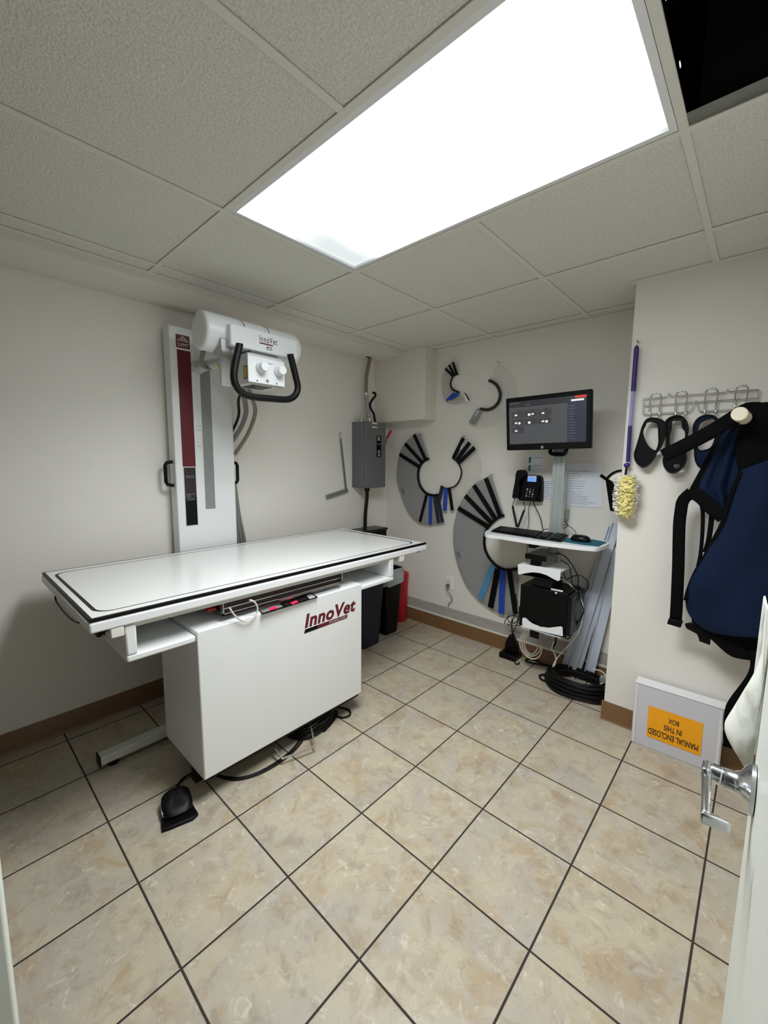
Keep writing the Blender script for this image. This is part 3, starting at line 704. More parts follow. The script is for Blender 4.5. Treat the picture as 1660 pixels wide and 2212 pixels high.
# ================================================================== things on the back wall
def collar(label, inner, outer, sheet, strips, rim_m=BLK, rim=.006, clip=None, base=.013, lift=.016):
    I = resample(spline(inner, 6), 40); O = resample(spline(outer, 6), 40)
    xs = [p.x for p in I+O]; zs = [p.z for p in I+O]
    t = thing('cone_collar', label, 'cone collar', ((min(xs)+max(xs))/2, 0, min(zs)), 'flattened protective pet cones hung on the back wall')
    rows = []
    for a, o_ in zip(I, O): rows.append([Vector((a.x+(o_.x-a.x)*k/6, -(base+lift*(k/6)), a.z+(o_.z-a.z)*k/6)) for k in range(7)])
    b = MB().mat(sheet); b.loft(rows); b.build('plastic_sheet', parent=t, solidify=.0015)
    b = MB().mat(rim_m); b.tube([Vector((p.x, -base-.002, p.z)) for p in I], rim, smooth=False, n=10); b.build('rim_trim', parent=t)
    for (p, q, m, w_, off) in strips:
        p, q = Vector(p), Vector(q)
        b = MB().mat(m); b.bar((p.x, -base-lift-.004-off, p.z), (q.x, -base-.005-off, q.z), w_, .004, (0, -1, 0))
        b.build('fastening_strip', parent=t)
    tp = max(O[:14], key=lambda p: p.z)
    b = MB().mat(STEEL); b.cyl((tp.x, 0, tp.z-.004), (tp.x, -base-lift-.012, tp.z-.002), .0022, n=8); b.build('nail', parent=t)
    if clip:
        for (p, q, m, w_) in clip:
            p, q = Vector(p), Vector(q); b = MB().mat(m); b.bar((p.x, -base-lift*.7, p.z), (q.x, -base-lift*.7, q.z), w_, .006, (0, -1, 0)); b.build('clip', parent=t)
    return t
def S(P, m, w_, off=0): return [(P[2*i], P[2*i+1], m, w_, off+.0012*i) for i in range(len(P)//2)]
collar('smallest cone collar, at top left with three short black strips and a blue fan',
    [(0.7226, -0.01, 1.9896), (0.6793, -0.01, 1.977), (0.6588, -0.01, 1.928), (0.6788, -0.01, 1.8833), (0.7382, -0.01, 1.8562)],
    [(0.6796, -0.01, 2.079), (0.6139, -0.01, 2.04), (0.5858, -0.01, 1.9671), (0.5923, -0.01, 1.8799), (0.6214, -0.01, 1.803), (0.6973, -0.01, 1.7721), (0.805, -0.01, 1.7812)], SHEETM,
    S([(0.6871, -0.01, 2.0738), (0.7132, -0.01, 1.989), (0.6545, -0.01, 2.0586), (0.6939, -0.01, 1.9812), (0.6231, -0.01, 2.0369), (0.6792, -0.01, 1.9813)], BLK, .018)+S([(0.6404, -0.01, 1.8026), (0.6946, -0.01, 1.8514), (0.6739, -0.01, 1.8076), (0.7167, -0.01, 1.8492), (0.7067, -0.01, 1.8199), (0.7312, -0.01, 1.8478)], BLUE, .022),
    clip=[(*[(0.7921, -0.01, 1.8449), (0.8291, -0.01, 1.791)], BLK, .006), (*[(0.7926, -0.01, 1.83), (0.8156, -0.01, 1.7803)], WHT2, .016)])
collar('clear cone collar with thick dark rim, at upper right beside the monitor',
    [(0.9783, -0.01, 1.9129), (1.0209, -0.01, 1.89), (1.0509, -0.01, 1.8559), (1.0674, -0.01, 1.8095), (1.0582, -0.01, 1.7626), (1.0219, -0.01, 1.726), (0.9739, -0.01, 1.7141), (0.9172, -0.01, 1.7234)],
    [(1.0492, -0.01, 2.0281), (1.1097, -0.01, 1.9812), (1.1606, -0.01, 1.9202), (1.1873, -0.01, 1.8576), (1.197, -0.01, 1.7807), (1.1716, -0.01, 1.6953), (1.1138, -0.01, 1.6379), (1.0273, -0.01, 1.6027), (0.9357, -0.01, 1.5983), (0.846, -0.01, 1.6234)], SHEETC,
    S([(0.8528, -0.01, 1.626), (0.9072, -0.01, 1.7201), (0.8808, -0.01, 1.6157), (0.9207, -0.01, 1.7191)], GRYM, .030), rim_m=BROWN, rim=.0105, lift=.02,
    clip=[(*[(0.8631, -0.01, 1.6285), (0.9108, -0.01, 1.714)], WHT2, .006)])
collar('left half of the middle pair of cone collars, smoky grey with three black strips above',
    [(0.4701, -0.01, 1.3695), (0.4346, -0.01, 1.3581), (0.3932, -0.01, 1.3243), (0.3705, -0.01, 1.2732), (0.3683, -0.01, 1.2188), (0.3869, -0.01, 1.1583), (0.4325, -0.01, 1.1077), (0.4834, -0.01, 1.0857), (0.5409, -0.01, 1.0833), (0.5769, -0.01, 1.0915)],
    [(0.3958, -0.01, 1.5706), (0.3191, -0.01, 1.5566), (0.2318, -0.01, 1.4945), (0.174, -0.01, 1.4053), (0.1509, -0.01, 1.2823), (0.1546, -0.01, 1.1761), (0.1937, -0.01, 1.0714), (0.2604, -0.01, 0.9486), (0.3248, -0.01, 0.8839), (0.4047, -0.01, 0.8468), (0.4982, -0.01, 0.8433), (0.6467, -0.01, 0.8796)], SHEETG,
    S([(0.3319, -0.01, 1.5629), (0.4386, -0.01, 1.3668), (0.2409, -0.01, 1.4909), (0.4099, -0.01, 1.3399), (0.1833, -0.01, 1.4053), (0.3783, -0.01, 1.3072)], BLK, .028)+
    S([(0.4087, -0.01, 0.8611), (0.4585, -0.01, 1.0794)], BLK, .026)+S([(0.513, -0.01, 0.8484), (0.4985, -0.01, 1.0799)], BLUE, .030)+S([(0.5939, -0.01, 0.8707), (0.5369, -0.01, 1.0824), (0.631, -0.01, 0.8813), (0.5691, -0.01, 1.0864)], NVST, .028, .002), rim=.010,
    clip=[(*[(0.2095, -0.01, 1.1219), (0.2232, -0.01, 1.0767)], PANEL, .018)])
collar('right half of the middle pair of cone collars, clear with black strips fanning up right',
    [(0.6977, -0.022, 1.3785), (0.7417, -0.022, 1.3507), (0.774, -0.022, 1.3076), (0.7828, -0.022, 1.2643), (0.7686, -0.022, 1.2139), (0.7332, -0.022, 1.1684), (0.6886, -0.022, 1.1503), (0.6427, -0.022, 1.1447), (0.6015, -0.022, 1.1621)],
    [(0.793, -0.022, 1.5406), (0.8653, -0.022, 1.4904), (0.9084, -0.022, 1.4418), (0.9419, -0.022, 1.3702), (0.9521, -0.022, 1.2868), (0.9328, -0.022, 1.1778), (0.8813, -0.022, 1.077), (0.8054, -0.022, 1.0025), (0.7247, -0.022, 0.9764), (0.656, -0.022, 0.9703), (0.5924, -0.022, 1.0438)], SHEETC,
    S([(0.7972, -0.022, 1.5235), (0.7111, -0.022, 1.3786), (0.8514, -0.022, 1.4877), (0.7413, -0.022, 1.3619), (0.8944, -0.022, 1.451), (0.7625, -0.022, 1.3434)], BLK, .030)+
    S([(0.5924, -0.022, 1.0438), (0.6151, -0.022, 1.155)], NVST, .032)+S([(0.6481, -0.022, 0.9729), (0.6505, -0.022, 1.1438)], BLUE, .034)+S([(0.7185, -0.022, 0.981), (0.6796, -0.022, 1.1453)], BLK, .026), base=.022, rim=.0055, lift=.008,
    clip=[(*[(0.7891, -0.03, 1.4887), (0.7692, -0.03, 1.4432)], WHT2, .018)])
collar('largest cone collar, grey, low on the wall behind the keyboard shelf',
    [(1.1335, -0.01, 0.981), (1.09, -0.01, 0.9602), (1.0424, -0.01, 0.9172), (1.0105, -0.01, 0.875), (0.9912, -0.01, 0.826), (0.9899, -0.01, 0.7553), (1.0096, -0.01, 0.6953), (1.0545, -0.01, 0.64), (1.1145, -0.01, 0.6039), (1.1796, -0.01, 0.5989), (1.2569, -0.01, 0.6224)],
    [(1.0313, -0.01, 1.2647), (0.9782, -0.01, 1.2344), (0.898, -0.01, 1.1898), (0.8253, -0.01, 1.1014), (0.7686, -0.01, 1.0093), (0.7327, -0.01, 0.8673), (0.73, -0.01, 0.7513), (0.748, -0.01, 0.6458), (0.7901, -0.01, 0.5363), (0.8602, -0.01, 0.4172), (0.9634, -0.01, 0.3334), (1.0612, -0.01, 0.2925), (1.1625, -0.01, 0.2747), (1.2731, -0.01, 0.2998)], SHEETG,
    S([(0.9925, -0.01, 1.2349), (1.1073, -0.01, 0.9732), (0.8984, -0.01, 1.1798), (1.0717, -0.01, 0.9493), (0.8281, -0.01, 1.0999), (1.0439, -0.01, 0.9196), (0.7716, -0.01, 1.0031), (1.0158, -0.01, 0.8896)], BLK, .034)+
    S([(0.9808, -0.01, 0.344), (1.0684, -0.01, 0.6111)], LBLUE, .044)+S([(1.0694, -0.01, 0.3009), (1.1067, -0.01, 0.5931)], BLK, .044)+S([(1.1542, -0.01, 0.2765), (1.1436, -0.01, 0.5922)], BLUE, .044)+S([(1.2611, -0.01, 0.3044), (1.1914, -0.01, 0.6027)], BLK, .036), rim=.010,
    clip=[(*[(0.7712, -0.01, 0.6661), (0.7917, -0.01, 0.6238)], PANEL, .02)])

ot = thing('wall_outlet', 'white electrical outlet low on the back wall with a plugged-in cord', 'outlet', (.685, 0, .345))
b = MB().mat(WHT2); b.box(.651, .720, -.005, 0, .345, .455); pl = b.build('cover_plate', parent=ot, bevel=.002)
for z in (.372, .415):
    b = MB().mat(OFFW); b.box(.669, .703, -.0075, -.005, z-.014, z+.014); b.mat(BLK)
    for x in (.679, .692): b.box(x-.001, x+.001, -.0082, -.0075, z-.003, z+.007)
    b.build('socket', parent=ot, bevel=.001)
b = MB().mat(PANEL); b.box(.675, .698, -.03, -.008, .368, .392)
b.mat(CABG); b.tube([(.686, -.03, .375), (.69, -.035, .345), (.715, -.03, .325), (.733, -.024, .288), (.72, -.018, .255), (.695, -.014, .23), (.69, -.010, .20)], .0032); tag(b.build('grey_cable'), 'thin grey cord plugged into the white wall outlet', 'cord')

# paper notices
def lines(b, x0, x1, z, n, dz, y, jit=.3):
    for k in range(n):
        xx = x1-(x1-x0)*jit*random.random(); b.box(x0, xx, y-.0003, y, z-k*dz-.0022, z-k*dz)
pp = MB().mat(PAPER); pp.prism([(1.5236, -0.003, 1.3484), (1.7405, -0.003, 1.3507), (1.7582, -0.003, 1.0844), (1.5481, -0.003, 1.0816)], (0, .0012, 0)); o = pp.build('paper_notice')
tag(o, 'white typed instruction sheet on the wall right of the aluminium pole', 'paper', 'notices on the back wall')
b = MB().mat(INK)
lines(b, 1.555, 1.685, 1.300, 1, .01, -.003); lines(b, 1.565, 1.63, 1.283, 3, .0145, -.003); lines(b, 1.56, 1.665, 1.238, 2, .0145, -.003); lines(b, 1.562, 1.665, 1.208, 2, .0145, -.003)
lines(b, 1.558, 1.655, 1.172, 1, .0145, -.003); lines(b, 1.565, 1.72, 1.157, 6, .0115, -.003, .6)
b.build('typed_lines', parent=o, smooth=False)
b = MB().mat(PAPER); b.prism([(1.3821, -0.003, 1.2448), (1.463, -0.003, 1.2477), (1.4678, -0.003, 1.1141), (1.3891, -0.003, 1.1178)], (0, .0012, 0)); o = b.build('paper_notice')
tag(o, 'small white typed list on the wall between desk phone and aluminium pole', 'paper', 'notices on the back wall')
b = MB().mat(INK)
for k in range(9): b.box(1.392, 1.45-.02*random.random(), -.0033, -.003, 1.225-k*.0122, 1.2275-k*.0122)
b.build('typed_lines', parent=o, smooth=False)
b = MB().mat(PAPER); b.prism([(1.2827, -0.002, 1.4008), (1.3762, -0.002, 1.4006), (1.3796, -0.002, 1.2838), (1.292, -0.002, 1.2846)], (0, .001, 0)); o = b.build('paper_notice')
tag(o, 'small white card with two green marks above the desk phone', 'paper', 'notices on the back wall')
b = MB().mat(TEAL)
for (u, w_) in ((1.385, 1.345), (1.33, 1.292)): b.prism([(1.288, -.0022, u), (1.306, -.0022, u), (1.300, -.0022, w_), (1.288, -.0022, w_)], (0, -.0006, 0))
b.mat(INK)
for z in (1.378, 1.328): b.box(1.318, 1.372, -.0026, -.0022, z, z+.003)
b.build('green_print', parent=o, smooth=False)
b = MB().mat(PAPER); b.prism([(1.1192, -0.004, 1.8059), (1.1189, -0.004, 1.6705), (1.0592, -0.004, 1.6963), (1.0851, -0.004, 1.8092)], (0, .0012, 0))
tag(b.build('paper_notice', smooth=False), 'white paper scrap peeking out from behind the left edge of the monitor', 'paper', 'notices on the back wall')

# wall-mounted workstation
ws = thing('workstation_mount', 'wall-mounted aluminium pole with white keyboard shelf and computer cradle', 'workstation mount', (1.53, -.05, .25))
b = MB().mat(ALU); 
for x in (1.500, 1.529, 1.558): b.box(x-.0065, x+.0065, -.125, -.075, .25, 1.46)
b.box(1.498, 1.560, -.118, -.06, .25, 1.455); b.build('pole', parent=ws, bevel=.002)
b = MB().mat(GRYM); b.box(1.49, 1.57, -.06, 0, 1.0, 1.06); b.box(1.49, 1.57, -.06, 0, .45, .51); b.build('wall_bracket', parent=ws, bevel=.002)
b = MB().mat(BLK); b.box(1.50, 1.565, -.21, -.06, 1.46, 1.54); b.box(1.44, 1.54, -.226, -.20, 1.47, 1.62); b.tube([(1.48, -.13, 1.44), (1.49, -.15, 1.405), (1.56, -.14, 1.40), (1.59, -.18, 1.43)], .012); b.build('monitor_arm', parent=ws, bevel=.004)
SZ = .905
P = [(1.1866, -0.3734, 0.905), (1.1577, -0.3135, 0.905), (1.1342, -0.2376, 0.905), (1.1279, -0.1387, 0.905), (1.1261, -0.0359, 0.905), (1.3409, -0.0464, 0.905), (1.6182, -0.0661, 0.905), (1.7808, -0.0881, 0.905), (1.8334, -0.1167, 0.905), (1.8483, -0.1537, 0.905), (1.8529, -0.224, 0.905), (1.8415, -0.3296, 0.905), (1.8145, -0.3639, 0.905), (1.7247, -0.387, 0.905), (1.5588, -0.4075, 0.905), (1.4318, -0.4041, 0.905), (1.2916, -0.3939, 0.905), (1.2254, -0.4037, 0.905)]
P = spline(P, 3, True)
b = MB().mat(WHT2); b.prism(P, (0, 0, -.021)); b.build('keyboard_shelf', parent=ws, bevel=.004, seg=3)
b = MB().mat(PANEL); q = [(1.4709, -0.3094, 0.9058), (1.5872, -0.3099, 0.9058), (1.5936, -0.3348, 0.9058), (1.4823, -0.3362, 0.9058)]; b.prism(q, (0, 0, .0006)); b.build('shelf_slot', parent=ws, smooth=False)
b = MB().mat(GRYM); b.box(1.52, 1.56, -.20, -.12, .80, .86); b.mat(PANEL); b.box(1.44, 1.565, -.325, -.10, .785, .808); b.mat(BLK); b.box(1.438, 1.567, -.333, -.325, .778, .810); b.box(1.44, 1.48, -.30, -.22, .84, .885); b.build('shelf_arm', parent=ws, bevel=.003)
b = MB().mat(BLK); b.box(1.46, 1.51, -.30, -.25, .70, .80); b.build('cradle_post', parent=ws, bevel=.002)
# white cradle brackets that grip the computer
yf = -.335
P = [(1.397, -0.335, 0.7334), (1.4151, -0.335, 0.7421), (1.6495, -0.335, 0.7478), (1.6524, -0.335, 0.7407), (1.6515, -0.335, 0.6894), (1.6412, -0.335, 0.6811), (1.6159, -0.335, 0.6873), (1.5746, -0.335, 0.7025), (1.5329, -0.335, 0.7076), (1.4907, -0.335, 0.7037), (1.4481, -0.335, 0.6902), (1.4156, -0.335, 0.6758), (1.4017, -0.335, 0.6741)]
b = MB().mat(WHT2); b.prism(P, (0, .004, 0)); zz = (1.3992, -0.335, 0.7357)[2]; x0 = (1.3992, -0.335, 0.7357)[0]; x1 = (1.6526, -0.335, 0.7431)[0]
b.box(x0, x1, yf+.004, -.12, zz-.004, zz); b.build('upper_bracket', parent=ws, bevel=.0015)
P = [(1.4443, -0.335, 0.3521), (1.4417, -0.335, 0.4044), (1.4502, -0.335, 0.4133), (1.4624, -0.335, 0.4128), (1.5018, -0.335, 0.3933), (1.5506, -0.335, 0.3841), (1.6023, -0.335, 0.3918), (1.6421, -0.335, 0.407), (1.6713, -0.335, 0.4205), (1.6814, -0.335, 0.4161), (1.6864, -0.335, 0.3652), (1.5938, -0.335, 0.3598)]
b = MB().mat(WHT2); b.prism(P, (0, .004, 0)); z3 = (1.4452, -0.335, 0.3507)[2]; b.box(x0+.03, x1+.02, yf+.004, -.12, z3-.002, z3+.002); b.build('lower_bracket', parent=ws, bevel=.0015)
b = MB().mat(ALU); b.box(1.485, 1.535, -.30, -.10, .296, .333); b.mat(BLK); b.box(1.482, 1.538, -.31, -.30, .293, .336); b.build('lower_rail', parent=ws, bevel=.002)

# computer tower
pc = thing('computer_tower', 'black desktop computer held in the white cradle under the keyboard shelf', 'computer', (1.55, -.22, z3+.003))
pa, pb = [(1.417, -0.325, 0.584), (1.7084, -0.325, 0.4366)]
b = MB().mat(BLK); b.box(pa[0], pb[0]-.012, -.325, -.105, z3+.003, pa[2]+.028); b.build('case', parent=pc, bevel=.003)
b = MB().mat(BLKG); b.box(pb[0]-.012, pb[0]+.012, -.323, -.107, z3+.02, pa[2]+.02); b.build('front_bezel', parent=pc, bevel=.003)
c = [(1.6008, -0.326, 0.6275), (1.668, -0.326, 0.6293), (1.6685, -0.326, 0.6201), (1.6013, -0.326, 0.6187)]
b = MB().mat(PAPER); b.prism(c, (0, .0008, 0)); c = [(1.6249, -0.326, 0.6119), (1.6359, -0.326, 0.6128), (1.6365, -0.326, 0.6025), (1.6255, -0.326, 0.6016)]; b.prism(c, (0, .0008, 0)); b.build('asset_sticker', parent=pc, smooth=False)
b = MB().mat(BLKG); b.box(1.48, 1.60, -.30, -.14, pa[2]+.028, pa[2]+.075); b.build('power_brick', parent=pc, bevel=.004)

# monitor
A, B_, C_, D_ = [(1.2431, -0.28, 1.7357), (1.7364, -0.28, 1.743), (1.752, -0.28, 1.4295), (1.2641, -0.28, 1.4216)]
mn = thing('monitor', 'black flat-screen monitor showing a dark grey program window', 'monitor', (1.49, -.25, 1.42))
M0 = [Vector(p) for p in (D_, C_, B_, A)]
b = MB().mat(BLK); b.hexa([*M0, *[p+Vector((0, .035, 0)) for p in M0]]); b.build('bezel', parent=mn, bevel=.006, seg=3)
b = MB().mat(BLK); b.box(1.36, 1.64, -.246, -.228, 1.45, 1.69); b.build('back_cover', parent=mn, bevel=.01)
def SC(u, v_):     # point on the screen, u to the right and v downwards, 0..1
    lo = M0[0].lerp(M0[1], .045+.905*u); hi = M0[3].lerp(M0[2], .045+.905*u)
    return hi.lerp(lo, .085+.80*v_)+Vector((0, -.0012, 0))
def quad(b, u0, v0, u1, v1, k=0):
    b._f([b.v(SC(u, v)+Vector((0, -.0003*k, 0))) for u, v in ((u0, v1), (u1, v1), (u1, v0), (u0, v0))])
b = MB().mat(SCRB); quad(b, 0, 0, 1, 1)
b.mat(SCRD); quad(b, 0, 0, .775, .14, 1)
b.mat(SCRP); quad(b, .775, .0, 1, 1, 1)
b.mat(SCRR); quad(b, .865, 0, 1, .055, 2)
b.mat(SCRW); quad(b, .82, .075, .97, .115, 2)
b.mat(SCRD); quad(b, .975, .0, 1, 1, 1.2) if 0 else None
for r, cols in ((0, 3), (1, 3), (2, 1)):
    for c in range(cols):
        u0, v0 = .03+c*.185, .2+r*.185
        b.mat(SCRT); quad(b, u0, v0, u0+.175, v0+.175, 1)
        b.mat(SCRW)
        for k in range(2 if (c+r) % 2 else 1):
            quad(b, u0+.05+.05*k, v0+.1, u0+.085+.045*k, v0+.135+.015*((c+k) % 2), 2)
        b.mat(SCRL); quad(b, u0+.145, v0+.02, u0+.16, v0+.04, 2); quad(b, u0+.01, v0+.02, u0+.07, v0+.03, 2)
b.mat(SCRL); quad(b, .02, .03, .14, .045, 2); quad(b, .24, .085, .29, .1, 2)
for k in range(13): quad(b, .79, .2+k*.06, .84+.05*random.random(), .212+k*.06, 2)
b.build('screen', parent=mn, smooth=False)
lc = M0[0].lerp(M0[1], .455).lerp(M0[3].lerp(M0[2], .455), .042)
b = MB().mat(GRYM); b.cyl(lc+Vector((0, -.0006, 0)), lc+Vector((0, .001, 0)), .0085, n=24); b.build('round_badge', parent=mn)

# keyboard, mouse, mat on the shelf
A, B_, C_, D_ = [Vector(p) for p in [(1.1598, -0.1182, 0.918), (1.6144, -0.1204, 0.918), (1.6463, -0.3398, 0.918), (1.1934, -0.3054, 0.918)]]
kb = thing('keyboard', 'black keyboard on the white wall shelf', 'keyboard', ((A.x+C_.x)/2, (A.y+C_.y)/2, .906))
b = MB().mat(BLK); dn = Vector((0, 0, -.012)); b.hexa([D_+dn, C_+dn, B_+dn, A+dn, D_+dn*.3, C_+dn*.3, B_, A]); b.build('keyboard_base', parent=kb, bevel=.003)
b = MB().mat(BLKR)
for r in range(5):
    for c in range(21):
        u0, v0 = .02+c*.0458, .07+r*.175
        if c in (15, 18) and r != 4: pass
        if c == 14 or c == 17: continue
        P = [A.lerp(B_, u).lerp(D_.lerp(C_, u), v) for u, v in ((u0, v0+.15), (u0+.038, v0+.15), (u0+.038, v0), (u0, v0))]
        z = [Vector((p.x, p.y, .9155+.003*(1-v0))) for p in P]; top_ = [p+Vector((0, 0, .005)) for p in z]
        b.hexa([*z, *top_])
b.build('keys', parent=kb, smooth=False)
P = [(1.6189, -0.2478, 0.906), (1.6403, -0.1511, 0.906), (1.7554, -0.1208, 0.906), (1.8323, -0.1553, 0.906), (1.8333, -0.3097, 0.906), (1.7594, -0.3236, 0.906), (1.6347, -0.3086, 0.906)]
b = MB().mat(TEALM); b.prism(P, (0, 0, .0025)); tag(b.build('mouse_mat'), 'teal mouse mat on the right end of the white shelf', 'mouse mat')
c = Vector((1.7158, -0.2315, 0.92))
ms = thing('computer_mouse', 'black computer mouse on the teal mat', 'mouse', (c.x, c.y, .909))
b = MB().mat(BLKG)
rows = []
for i, (s, h_) in enumerate(((1, 0), (1.04, .010), (.98, .020), (.82, .029), (.5, .034), (.1, .036))):
    rows.append([Vector((c.x+(.052*s*math.cos(a)), c.y+.034*s*math.sin(a)*(1+.1*math.cos(a)), .909+h_)) for a in [2*PI*k/24 for k in range(24)]])
b.solid(rows); b.build('mouse_shell', parent=ms)
b = MB().mat(BLKR); b.cyl((c.x-.032, c.y-.004, .937), (c.x-.032, c.y+.004, .937), .006); b.build('scroll_wheel', parent=ms)
b = MB().mat(BLKR); b.tube([(c.x-.03, c.y+.03, .922), (1.6242, -0.0442, 0.93), (1.5955, -0.08, 0.9654), (1.5404, -0.05, 0.9617)], .002); b.build('mouse_cable', parent=ms)
b = MB().mat(BLKR); b.tube([(1.4346, -0.07, 0.9211), (1.4616, -0.07, 0.9278), (1.5214, -0.07, 0.9335), (1.5662, -0.07, 0.9468), (1.5874, -0.07, 0.9658), (1.5768, -0.07, 0.9845), (1.5468, -0.07, 1.0013)], .0022)
tag(b.build('keyboard_cable'), 'thin black cable looping from the keyboard behind the aluminium pole', 'cable')

# desk phone on the wall
ph = thing('desk_phone', 'black desk phone with lit blue screen mounted on the back wall', 'phone', (1.30, -.03, 1.09))
P = [(1.2812, -0.045, 1.2607), (1.2981, -0.045, 1.2678), (1.3768, -0.045, 1.2664), (1.3929, -0.045, 1.2534), (1.3987, -0.045, 1.216), (1.4019, -0.045, 1.108), (1.3971, -0.045, 1.0957), (1.2546, -0.045, 1.0947), (1.2452, -0.045, 1.1054), (1.2519, -0.045, 1.148)]
b = MB().mat(BLK); b.prism(P, (0, .045, 0)); b.build('phone_base', parent=ph, bevel=.005)
P = [(1.2919, -0.062, 1.2559), (1.3087, -0.062, 1.263), (1.3787, -0.062, 1.2598), (1.3944, -0.062, 1.2218), (1.3762, -0.062, 1.1018), (1.2622, -0.062, 1.0992), (1.2641, -0.062, 1.1774)]
b = MB().mat(BLK); b.prism(P, (0, .02, 0)); b.build('phone_face', parent=ph, bevel=.004)
P = [(1.3136, -0.064, 1.261), (1.3711, -0.064, 1.2628), (1.3704, -0.064, 1.2251), (1.3126, -0.064, 1.226)]
b = MB().mat(LCD); b.prism(P, (0, .002, 0)); q = [(1.3136, -0.0642, 1.2632), (1.3722, -0.0642, 1.2639), (1.3715, -0.0642, 1.2564), (1.314, -0.0642, 1.2556)]; b.mat(LGRY); b.prism(q, (0, .001, 0)); b.mat(INK)
q = [(1.3191, -0.0645, 1.247), (1.3638, -0.0645, 1.2475), (1.3639, -0.0645, 1.2454), (1.3192, -0.0645, 1.2448), (1.3197, -0.0645, 1.2361), (1.3533, -0.0645, 1.2363), (1.3535, -0.0645, 1.2342), (1.3198, -0.0645, 1.234)]; b.prism(q[:4], (0, .0005, 0)); b.prism(q[4:], (0, .0005, 0))
tag(b.build('lcd_screen', parent=ph, smooth=False), 'lit blue display')
b = MB().mat(BLKG)
o, r, u = [Vector(p) for p in [(1.3108, -0.064, 1.1304), (1.3505, -0.064, 1.1285), (1.3158, -0.064, 1.1758)]]
for i in range(3):
    for j in range(4):
        p = o+(r-o)*(i/2)+(u-o)*(j/3); b.mat(LGRY if (i+j) % 3 == 0 else PANEL); b.cyl(p+Vector((0, -.002, 0)), p, .005, n=10)
b.build('keypad', parent=ph)
P = [(1.2467, -0.085, 1.2961), (1.2685, -0.085, 1.3005), (1.2943, -0.085, 1.2989), (1.3064, -0.085, 1.284), (1.3047, -0.085, 1.2622), (1.2908, -0.085, 1.2563), (1.2718, -0.085, 1.2338), (1.2688, -0.085, 1.1786), (1.2682, -0.085, 1.1344), (1.2559, -0.085, 1.1114), (1.2283, -0.085, 1.1095), (1.2207, -0.085, 1.1174), (1.2255, -0.085, 1.1652), (1.2346, -0.085, 1.2213), (1.238, -0.085, 1.2712)]
b = MB().mat(BLK); b.prism(P, (0, .035, 0)); b.build('handset', parent=ph, bevel=.007, seg=3)
def coilcord(b, pts, R, r, turns):
    C = resample(spline(pts, 8), turns*10+1); out = []
    for i, p in enumerate(C):
        d = (C[min(i+1, len(C)-1)]-C[max(i-1, 0)]).normalized(); a, c = b.frame(d); t = 2*PI*i/10
        out.append(p+a*R*math.cos(t)+c*R*math.sin(t))
    b.tube(out, r, n=5, smooth=False)
b = MB().mat(BLKR); b.tube([(1.233, -0.07, 1.1089), (1.2255, -0.07, 1.0802), (1.2207, -0.07, 1.0572)], .0025)
coilcord(b, [(1.2218, -0.07, 1.0573), (1.2318, -0.07, 1.0128), (1.2462, -0.07, 0.9631), (1.2561, -0.07, 0.9188)], .006, .0024, 26)
coilcord(b, [(1.2633, -0.07, 0.9168), (1.2787, -0.07, 0.9609), (1.2913, -0.07, 1.0014), (1.3028, -0.07, 1.036)], .006, .0024, 24)
b.tube([(1.2984, -0.06, 1.0348), (1.3033, -0.06, 1.0519), (1.2944, -0.06, 1.0791), (1.2951, -0.06, 1.0986)], .0025); b.build('handset_cord', parent=ph)
b = MB().mat(BLKR); b.tube([(1.3264, -0.03, 1.0933), (1.3152, -0.03, 1.0338), (1.3216, -0.03, 0.9669), (1.3162, -0.03, 0.9042), (1.318, -0.03, 0.8133), (1.3195, -0.03, 0.7275), (1.3213, -0.03, 0.6701)], .0022)
tag(b.build('phone_line'), 'thin dark line dropping straight down from the desk phone', 'cable')
b = MB().mat(BLKR); b.tube([(1.349, -0.05, 1.0963), (1.38, -0.05, 1.0411), (1.4078, -0.05, 0.9888), (1.4217, -0.05, 0.9355), (1.4286, -0.05, 0.9089)], .003)
tag(b.build('network_cable'), 'black cable curving from the desk phone down to the keyboard', 'cable')
# ================================================================== clutter at the foot of the back wall
for k, (P, w_, lab) in enumerate((
    ([(1.8274, -0.035, 0.9784), (1.6283, -0.035, 0.0756)], .040, 'leftmost of the tall white plastic trim strips leaning in the corner'),
    ([(1.8486, -0.045, 1.0026), (1.6764, -0.045, 0.0961)], .042, 'second from left of the white plastic trim strips leaning in the corner'),
    ([(1.851, -0.028, 0.8607), (1.7178, -0.028, 0.1507)], .030, 'third from left of the white plastic trim strips, thin and set back'),
    ([(1.8684, -0.04, 0.8183), (1.7691, -0.04, 0.0922)], .052, 'rightmost and widest white plastic trim strip, nearest the projecting wall'))):
    p, q = Vector(P[0]), Vector(P[1]); q.y -= .018; p.y += .012
    d_ = (q-p).normalized(); q = q if q.z < .02 else p+d_*((p.z-.004)/-d_.z)
    if k == 3: q = Vector(P[1])+d_*.06
    b = MB().mat(STRIPW); b.bar(p, q, w_, .005, (0, -1, 0)); n_ = d_.cross(Vector((0, -1, 0))).normalized()
    b.bar(p+n_*w_*.5+Vector((0, -.008, 0)), q+n_*w_*.5+Vector((0, -.008, 0)), .004, .018, (0, -1, 0))
    tag(b.build('trim_strip', smooth=False), lab, 'trim strip', 'white trim strips leaning in the corner')
cc = thing('cable_coil', 'big coil of thick black cable on the floor below the trim strips', 'cable coil', (1.735, -.165, 0))
b = MB().mat(BLKR); pts = []
for t in range(11):
    lay = t//3; o_ = t % 3
    for k in range(16):
        a = 2*PI*k/16; R1 = .185-.021*o_-.003*lay+random.uniform(-.006, .006); f = (t+k/16)
        pts.append((1.737+R1*math.cos(a), -.172+(R1*.80)*math.sin(a), (.0105+.019*(f/3)+random.uniform(-.002, .002))*(1-.18*math.sin(a))))
